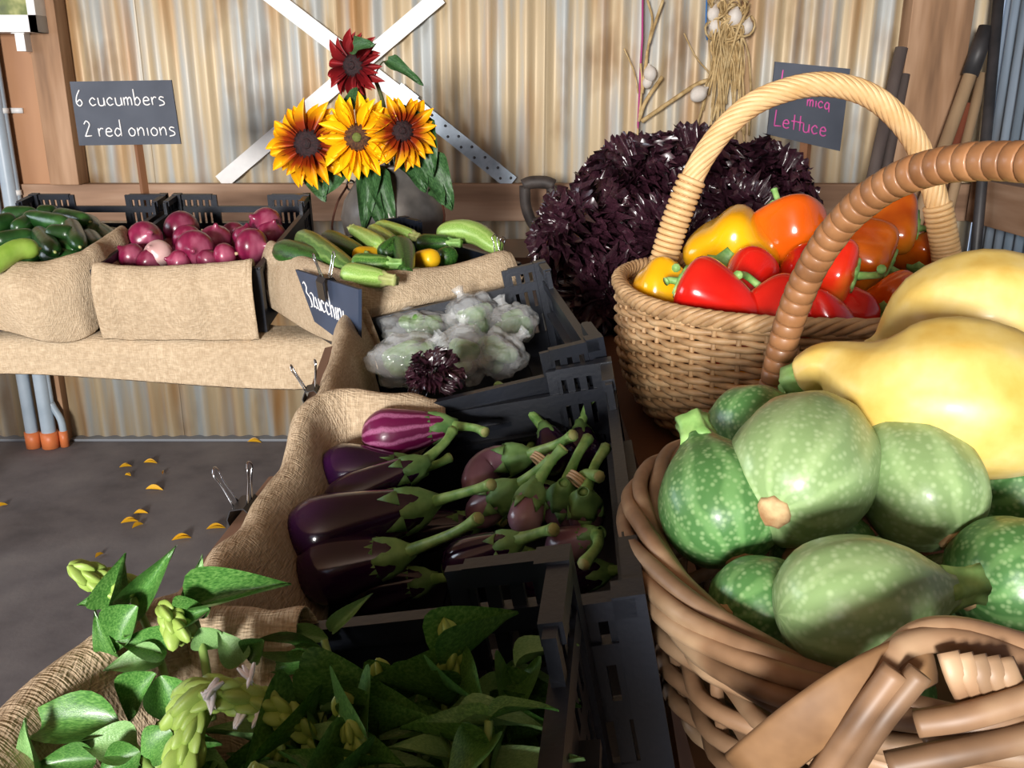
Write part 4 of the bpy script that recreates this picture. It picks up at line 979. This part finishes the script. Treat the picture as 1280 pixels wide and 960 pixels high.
pet = lambda u: max(.03, math.sin(PI*(u*.9+.1))**.8*(1-.15*u))
PM = {k: leafmesh('petal', m, 7, 5, pet, .35, .12) for k, m in (('y', pet_y), ('r', pet_r), ('d', pet_d))}
SLM = leafmesh('sunflower_leaf', sleaf, 12, 9, heart, .18, .25, .06, 8, ridge=.02)
PC = V((atY(491, 250, 2.68).x, 2.68, zb-.005))
def flower(c, face, Rr, rd, kind, disc, label, nP, bend):
    face = V(face).normalized(); root = empty('sunflower', PC+V((0, 0, .1)), label, 'sunflower', 'sunflowers in the metal pot'); s1 = V((0, 0, 1)); s1 = (s1-face*s1.dot(face)).normalized(); s2 = face.cross(s1)
    for lay in (0, 1):
        for k in range(nP):
            a = 2*PI*(k+.5*lay)/nP+random.uniform(-.1, .1); rad = s1*math.cos(a)+s2*math.sin(a); L = (Rr-rd*.8)*random.uniform(.82, 1.1)
            d = (rad + face*random.uniform(-.15, .35)*(1-lay*.7) - face*.1*lay).normalized()
            place(PM[kind], 'petal', root, c+rad*rd*.8-face*.003*lay, c+rad*rd*.8+d*L-face*.003*lay, face+rv(.35), L*.21)
    mb = MB().tube([c-face*.012, c-face*.004, c+face*.006, c+face*.011, c+face*.012], [rd*.9, rd*1.02, rd*.95, rd*.6, .001], 24); build('disc', mb, disc, root)
    dk = [ch for ch in root.children if ch.name.startswith('disc')][0]
    build('eye', MB().tube([c+face*.010, c+face*.0145, c+face*.015], [rd*.36, rd*.3, .001], 16), disc_c if kind == 'y' else disc_r, dk)
    build('stem', MB().tube(cat([c-face*.008, c-face*.03+V((0, 0, -.01))] + bend + [PC+V((0, 0, .1))], 20), .0055, 8), sstem, root)
    return root
FY = 2.58
q = lambda x, y, Y=FY: atY(x, y, Y)
mouth = PC+V((0, 0, .25))
f1 = flower(q(385, 180, 2.53), (-.25, -1, .12), .118, .042, 'r', disc_r, 'yellow sunflower with a red brown ring drooping beside the pot', 15, [mouth+V((-.1, 0, .05))])
f2 = flower(q(447, 172, 2.5), (-.02, -1, .12), .112, .037, 'y', disc_m, 'clear yellow sunflower in the middle of the pot', 16, [mouth+V((-.02, -.02, .04))])
f3 = flower(q(503, 164, 2.5), (.2, -1, .2), .1, .03, 'r', disc_r, 'small sunflower with mahogany inner petals over the pot', 13, [mouth+V((.02, 0, .05))])
f4 = flower(q(442, 82, 2.6), (-.45, -1, .05), .092, .032, 'd', disc_r, 'dark maroon sunflower on the tallest stem', 14, [q(462, 88, 2.63), q(478, 125, 2.66), mouth+V((0, 0, .03))])
for root, lv in ((f1, [((395, 215), (402, 246), .045), ((430, 205), (405, 240), .04), ((415, 200), (400, 218), .03)]),
                 (f2, [((462, 205), (455, 282), .04), ((470, 212), (490, 280), .042), ((466, 240), (476, 285), .03)]),
                 (f3, [((505, 190), (532, 232), .05), ((520, 150), (538, 215), .06), ((530, 195), (565, 255), .055), ((500, 145), (520, 140), .03), ((545, 235), (552, 250), .03)]),
                 (f4, [((484, 76), (524, 98), .022), ((452, 118), (424, 142), .03), ((442, 60), (460, 52), .028)])):
    for (a, b, wd) in lv: place(SLM, 'leaf', root, q(*a, 2.56), q(*b, 2.5), V((random.uniform(-.3, .3), -1, .35)), wd)
build('leaf_stalk', MB().tube(cat([q(465, 102, 2.63), q(476, 80, 2.6), q(484, 76, 2.56)], 8), .002, 6), sstem, f4)
pewter = mat('pewter_pot', [(74, 72, 70), (104, 100, 97), (126, 122, 117)], .42, 12, metal=.3, bump=.1)
pot = empty('metal_pot', PC, 'round bellied grey metal pot with a wire bail handle holding sunflowers', 'pot')
build('body', MB().tube([PC+V((0, 0, z)) for z in (0.002, .01, .05, .1, .145, .185, .215, .235, .245, .24, .2)], [.09, .105, .14, .15, .138, .112, .095, .098, .104, .088, .08], 40, caps=False), pewter, pot)
build('floor_of_pot', MB().tube([PC+V((0, 0, .004)), PC+V((0, 0, .012))], .09, 32), pewter, pot)
wire = mat('rusty_wire', [(74, 42, 32), (98, 60, 44)], .6, 30)
for s in (-1, 1):
    mb = MB().tube([PC+V((s*(.118+.012*math.cos(a)), 0, .185+.014*math.sin(a))) for a in [2*PI*k/14 for k in range(14)]], .003, 6, closed=True); build('lug', mb, pewter, pot)
build('bail_handle', MB().tube(cat([PC+V((-.128, -.002, .185)), PC+V((-.158, -.03, .13)), PC+V((-.16, -.08, .055)), PC+V((-.07, -.145, .028)), PC+V((.07, -.145, .028)), PC+V((.15, -.08, .09)), PC+V((.128, -.002, .185))], 40), .0032, 7), wire, pot)

# ------------------------------------------------------------ basil
bas_m = mat('basil_leaf', [(50, 92, 42), (74, 120, 56), (102, 144, 76)], .36, 22, coat=.1, bump=.12, bscale=60, rnd=.15)
bas_p = mat('basil_leaf_pale', [(104, 146, 86), (132, 170, 108)], .45, 22, bump=.2)
bas_s = mat('basil_stem', [(110, 140, 70), (140, 166, 92)], .5, 20)
bud_m = mat('basil_bud', [(120, 150, 66), (158, 182, 92)], .5, 60)
flo_m = mat('basil_flower', [(226, 222, 226), (240, 238, 240)], .5, 30)
BL = [leafmesh('leaf', m, 12, 9, ovate, c, cu, .035, 6, ridge=.012) for m, c, cu in ((bas_m, .45, .25), (bas_m, .2, .4), (bas_p, .3, .3), (bas_m, .7, .1))]
BUD = body([V((0, 0, 0)), V((0, 1, 0))], [(0, .25), (.15, .7), (.45, 1), (.75, .85), (1, .25)], 1, 9, 7).mesh('bud', bud_m)
def sprig(base, label, group=None): return empty('basil_sprig', base, label, 'basil', group)
def bleaf(root, a, b, wd, nrm=(0, -.5, 1), k=None): return place(BL[k] if k is not None else random.choice(BL), 'leaf', root, a, b, V(nrm)+rv(.2), wd)
FLO = body([V((0, 0, 0)), V((0, 1, 0))], [(0, .2), (.5, .8), (.85, 1), (1, .4)], 1, 7, 6).mesh('blossom', flo_m)
def spike(root, pts, n, r):
    c = cat(pts, 40); build('flower_stalk', MB().tube(c, .0016, 6), bas_s, root)
    for k in range(n):
        t = (k+.5)/n*39; i = min(int(t), 38); p = c[i].lerp(c[i+1], t-i); d = (c[i+1]-c[i]).normalized(); s1 = d.orthogonal().normalized(); s2 = d.cross(s1)
        for j in range(4):
            a = PI/2*j+k*.8; rad = s1*math.cos(a)+s2*math.sin(a); L = r*(1.1-.45*k/n)*random.uniform(.85, 1.15)
            place(BUD, 'bud', root, p, p+(rad+d*.5).normalized()*L, d-rad*.2, L*.38)
crown = MA @ V((-.08, .12, .06))
W = lambda x, y, Y=.5: atY(x, y, Y)
h1 = sprig(MA @ V((-.1, .15, .02)), 'tallest basil sprig with bud cluster leaning over the burlap rim')
build('stem', MB().tube(cat([W(215, 905, .46), W(205, 840, .48), W(180, 775, .5), W(165, 745, .51)], 14), .0024, 8), bas_s, h1)
for a, b, wd, k, n, Y in (((167, 752), (208, 698), .011, 0, (.3, -1, .3), .51), ((164, 750), (150, 697), .010, 3, (-.5, -1, .3), .515), ((172, 758), (135, 818), .014, 0, (-.2, -1, .5), .49), ((150, 822), (108, 786), .009, 1, (-.3, -.8, .6), .49),
                      ((205, 826), (130, 830), .010, 2, (0, -.6, .8), .48), ((208, 812), (150, 800), .012, 0, (0, -.7, .7), .485), ((160, 745), (96, 752), .008, 1, (0, -.8, .5), .515)):
    bleaf(h1, W(*a, Y), W(*b, Y-.012), wd, n, k)
spike(h1, [W(160, 742, .515), W(130, 728, .515), W(98, 712, .51)], 6, .011)
h2 = sprig(MA @ V((-.05, .16, .02)), 'basil sprig with a broad boat shaped leaf reaching over the eggplants')
build('stem', MB().tube(cat([W(265, 900, .45), W(255, 820, .48), W(240, 765, .5)], 12), .0026, 8), bas_s, h2)
for a, b, wd, k, n, Y in (((238, 760), (348, 721), .014, 0, (.1, -.7, .8), .5), ((236, 758), (252, 704), .008, 2, (.2, -1, .2), .51), ((262, 762), (212, 782), .011, 3, (-.2, -.8, .6), .49), ((232, 772), (190, 790), .009, 1, (0, -.8, .6), .49), ((250, 785), (275, 815), .011, 2, (.2, -1, .3), .485), ((245, 770), (262, 740), .007, 1, (0, -1, .2), .5)):
    bleaf(h2, W(*a, Y), W(*b, Y), wd, n, k)
spike(h2, [W(230, 800, .48), W(215, 775, .485), W(205, 762, .49)], 4, .009)
h3 = sprig(MA @ V((-.12, .08, .02)), 'basil sprig with one wide flat leaf spread across the burlap')
build('stem', MB().tube(cat([W(190, 965, .41), W(165, 930, .43), W(150, 905, .44)], 10), .0026, 8), bas_s, h3)
for a, b, wd, k, n, Y in (((148, 908), (-8, 893), .016, 1, (0, -.6, .9), .435), ((195, 842), (150, 905), .013, 0, (-.4, -.8, .5), .46), ((200, 845), (218, 910), .014, 0, (.4, -.8, .4), .455), ((170, 935), (100, 925), .013, 2, (0, -.6, .8), .425), ((175, 940), (120, 968), .012, 0, (0, -.7, .7), .42), ((60, 965), (15, 920), .009, 2, (-.2, -.8, .4), .42), ((120, 950), (45, 955), .011, 0, (0, -.7, .7), .42), ((215, 915), (165, 960), .012, 1, (0, -.7, .7), .42)):
    bleaf(h3, W(*a, Y), W(*b, Y-.01), wd, n, k)
h4 = sprig(MA @ V((-.02, .08, .02)), 'basil flower spike with small white blossoms arching to the side')
spike(h4, [W(225, 905, .42), W(250, 872, .425), W(300, 872, .425), W(350, 890, .42), (W(402, 935, .415))], 13, .0115)
for x, y in ((268, 865), (310, 848), (300, 900), (262, 880), (325, 900)):
    for j in range(3): place(FLO, 'blossom', h4, W(x, y, .418), W(x+random.randint(-6, 6), y-6, .414), rv(1)+V((0, -1, 0)), .0016)
spike(h4, [W(225, 968, .4), W(235, 925, .41), W(245, 900, .415)], 5, .01)
h5 = sprig(MA @ V((0, .18, .02)), 'basil sprig with slim leaves lying along the crate rim')
for a, b, wd, k, Y in (((402, 812), (298, 806), .010, 0, .5), ((410, 800), (330, 788), .007, 2, .51), ((395, 830), (325, 830), .009, 1, .49), ((300, 830), (275, 790), .01, 2, .48), ((330, 800), (305, 830), .01, 0, .48), ((415, 790), (455, 745), .006, 2, .52)):
    bleaf(h5, W(*a, Y), W(*b, Y), wd, (0, -.7, .7), k)
build('stem', MB().tube(cat([W(410, 890, .46), W(412, 830, .49), W(405, 800, .5)], 10), .0024, 8), bas_s, h5)
bg = 'basil sprigs filling the crate'
for i in range(88):
    far = i < 44; lx = random.uniform(-.11, .12) if far else random.uniform(-.05, .12); ly = random.uniform(.04, .23) if far else random.uniform(-.24, .0)
    top = MA @ V((lx, ly, (random.uniform(.115, .16) if lx > -.02 else random.uniform(.09, .125)) if far else random.uniform(.215, .265))); bs = MA @ V((lx*.8, ly*.8, .02))  # near sprigs are out of view, added tall to shade the crate
    o = sprig(bs, 'leafy basil sprig packed in the crate, near ones added unseen for shade', bg)
    build('stem', MB().tube(cat([bs, bs.lerp(top, .5)+rv(.008), top], 8), .0022, 6), bas_s, o)
    for k in range(9):
        t = .45+.55*k/8; p = bs.lerp(top, t); a = k*1.57+random.uniform(-.5, .5); d = V((math.cos(a), math.sin(a), random.uniform(.1, .9))).normalized(); L = random.uniform(.032, .056)
        bleaf(o, p, p+d*L, L*random.uniform(.2, .28), V((0, 0, 1))-d*.5)
    if i % 3 == 0: spike(o, [top, top+V((.004, 0, .015)), top+V((.0, .005, .03))], 4, .008)

# ------------------------------------------------------------ garlic and dried stems on the wall
dry = mat('dry_stalk', [(150, 122, 78), (188, 160, 112), (208, 184, 138)], .8, 30, rnd=.15)
gar = mat('garlic_skin', [(206, 196, 186), (228, 222, 214)], .6, 30, (1, 1, .3))
pk = mat('pink_string', [(176, 70, 128)], .7); blu = mat('blue_string', [(60, 120, 190)], .7)
G = lambda x, y, o_=.05: atY(780+x*.2083, y*.2083, WY-o_)
def bulb(root, c, r, d):
    d = V(d).normalized(); build('garlic_bulb', body([c-d*r, c+d*r*1.7], ONP, r, 14, 12, lob(7, .05)), gar, root)
g1 = empty('garlic_string', G(110, 880), 'string of garlic bulbs hung on pink twine against the tin wall', 'garlic')
build('twine', MB().tube([G(112, -20), G(110, 230), G(100, 380), G(85, 730), G(80, 870)], .004, 6), pk, g1)
for pts, r in (([(140, 0), (170, 120), (145, 280), (130, 440)], .008), ([(235, 0), (190, 130), (150, 260)], .01), ([(100, 380), (105, 520), (90, 730)], .008), ([(0, 290), (60, 430), (85, 560)], .005), ([(230, 460), (130, 610), (90, 720)], .013), ([(105, 730), (280, 610), (430, 510), (520, 480), (650, 465)], .014), ([(85, 730), (75, 860), (40, 900)], .008), ([(110, 560), (125, 420), (140, 300)], .009)):
    build('dry_stalk', MB().tube(cat([G(*p, .045+.01*random.random()) for p in pts], 14), r*.62, 7), dry, g1)
bulb(g1, G(158, 450, .07), .026, (-.2, 0, 1)); bulb(g1, G(140, 500, .06), .02, (.2, 0, 1)); bulb(g1, G(25, 890, .06), .03, (.4, 0, 1))
g2 = empty('garlic_bunch', G(600, 860), 'thick bunch of dried garlic stalks hung on blue twine', 'garlic')
build('twine', MB().tube([G(497, -20), G(490, 190), G(500, 240)], .003, 6), blu, g2)
random.seed(11)
for k in range(46):
    x0 = random.uniform(500, 760); x1 = random.gauss(640, 60); x2 = x1+random.uniform(-110, 90); y2 = random.uniform(420, 900)
    build('dry_stalk', MB().tube(cat([G(x0, random.uniform(-30, 130), .05+.05*random.random()), G(x1, random.uniform(150, 260), .06+.06*random.random()), G((x1+x2)/2+random.uniform(-25, 25), (200+y2)/2, .05+.05*random.random()), G(x2-20, y2, .04+.03*random.random())], 12), random.uniform(.0025, .0055), 6), dry, g2)
for k in range(16):
    c = G(random.uniform(540, 740), random.uniform(20, 190), .1); a0 = random.uniform(0, 6)
    build('dry_stalk', MB().tube([c+V((math.cos(a0+t*.5)*.045, -.01*math.sin(t), math.sin(a0+t*.5)*.04)) for t in range(8)], .0045, 6), dry, g2)
for x, y, r in ((440, 570, .03), (660, 115, .03), (545, 165, .024), (535, 90, .024), (735, 170, .024)): bulb(g2, G(x, y, .09), r, (.7 if x < 500 else .1, 0, .5))
build('dry_stalk', MB().tube(cat([G(360, 200), G(430, 340), G(515, 440)], 8), .003, 6), dry, g2)

# ------------------------------------------------------------ tool handles in the corner
hd_g = mat('handle_grey', [(84, 74, 72), (108, 98, 94)], .6, 14, (1, 1, .1)); hd_k = mat('handle_dark', [(44, 44, 46), (62, 60, 62)], .5, 14)
hd_p = mat('handle_pale', [(148, 122, 94), (176, 148, 116)], .6, 14, (1, 1, .1)); hd_r = mat('handle_red', [(130, 72, 54), (156, 92, 68)], .6, 14, (1, 1, .1))
def tool(top, low, r, m, label, grip=None):
    """a long handled tool leaning in the corner, its foot on the floor"""
    a, b = atY(*top, WY-.16), atY(*low, WY-.22); d = (b-a); f = a + d*((a.z-.02)/(a.z-b.z)); f.y = min(f.y, WY-.25); f.y = max(f.y, WY-.5)
    e = empty('tool_handle', V((f.x, f.y, 0)), label, 'tool'); f.z = .16
    build('handle', MB().tube([a, f], r, 12), m, e)
    if grip: build('grip', MB().tube([a, a.lerp(f, grip)], r*1.25, 12), hd_k, e)
    build('blade', MB().tube([f+V((0, 0, .02)), f+V((0, 0, -.03)), f+V((0, -.01, -.158))], [r, .05, .06], 12, flat=.25), iron, e)
tool((1127, 60), (1097, 200), .024, hd_g, 'tall grey wooden tool handle leaning left of the corner post')
tool((1131, 93), (1110, 205), .02, hd_g, 'shorter grey tool handle beside the tall one')
tool((1234, 34), (1172, 215), .025, hd_p, 'pale tool handle with a long dark grip leaning in the corner', .11)
tool((1211, 130), (1180, 228), .017, hd_r, 'red brown tool handle leaning between two pale ones')
tool((1229, 92), (1196, 228), .02, hd_p, 'thin pale tool handle against the side wall')
tool((1250, -20), (1240, 90), .02, hd_k, 'black tool shaft standing upright in the corner')

# ------------------------------------------------------------ fallen petals
ftp = mat('fallen_petal', [(196, 140, 20), (226, 176, 40)], .5, 30, rnd=.25)
FP = leafmesh('fallen_petal', ftp, 9, 5, lambda u: max(.06, math.sin(PI*u)**.9), .3, .1)
for i, (x, y, s, a) in enumerate(((188, 578, .05, .1), (157, 583, .045, .5), (160, 594, .035, 2.6), (203, 591, .035, 2), (193, 611, .06, .1), (176, 641, .045, .3), (162, 652, .055, .5), (172, 657, .045, 1.1), (270, 660, .06, .3), (227, 673, .06, .5), (124, 694, .035, 1.3), (262, 712, .045, .5), (318, 552, .055, .1), (2, 632, .04, 1))):
    p = atz(x, y, .006); d = V((math.cos(a), math.sin(a), 0))*s*.55
    tag(place(FP, 'fallen_petal', None, p-d, p+d, V((random.uniform(-.4, .4), random.uniform(-.4, .4), 1)), s*.13), 'fallen yellow sunflower petal on the concrete floor', 'petal', 'fallen petals on the floor')
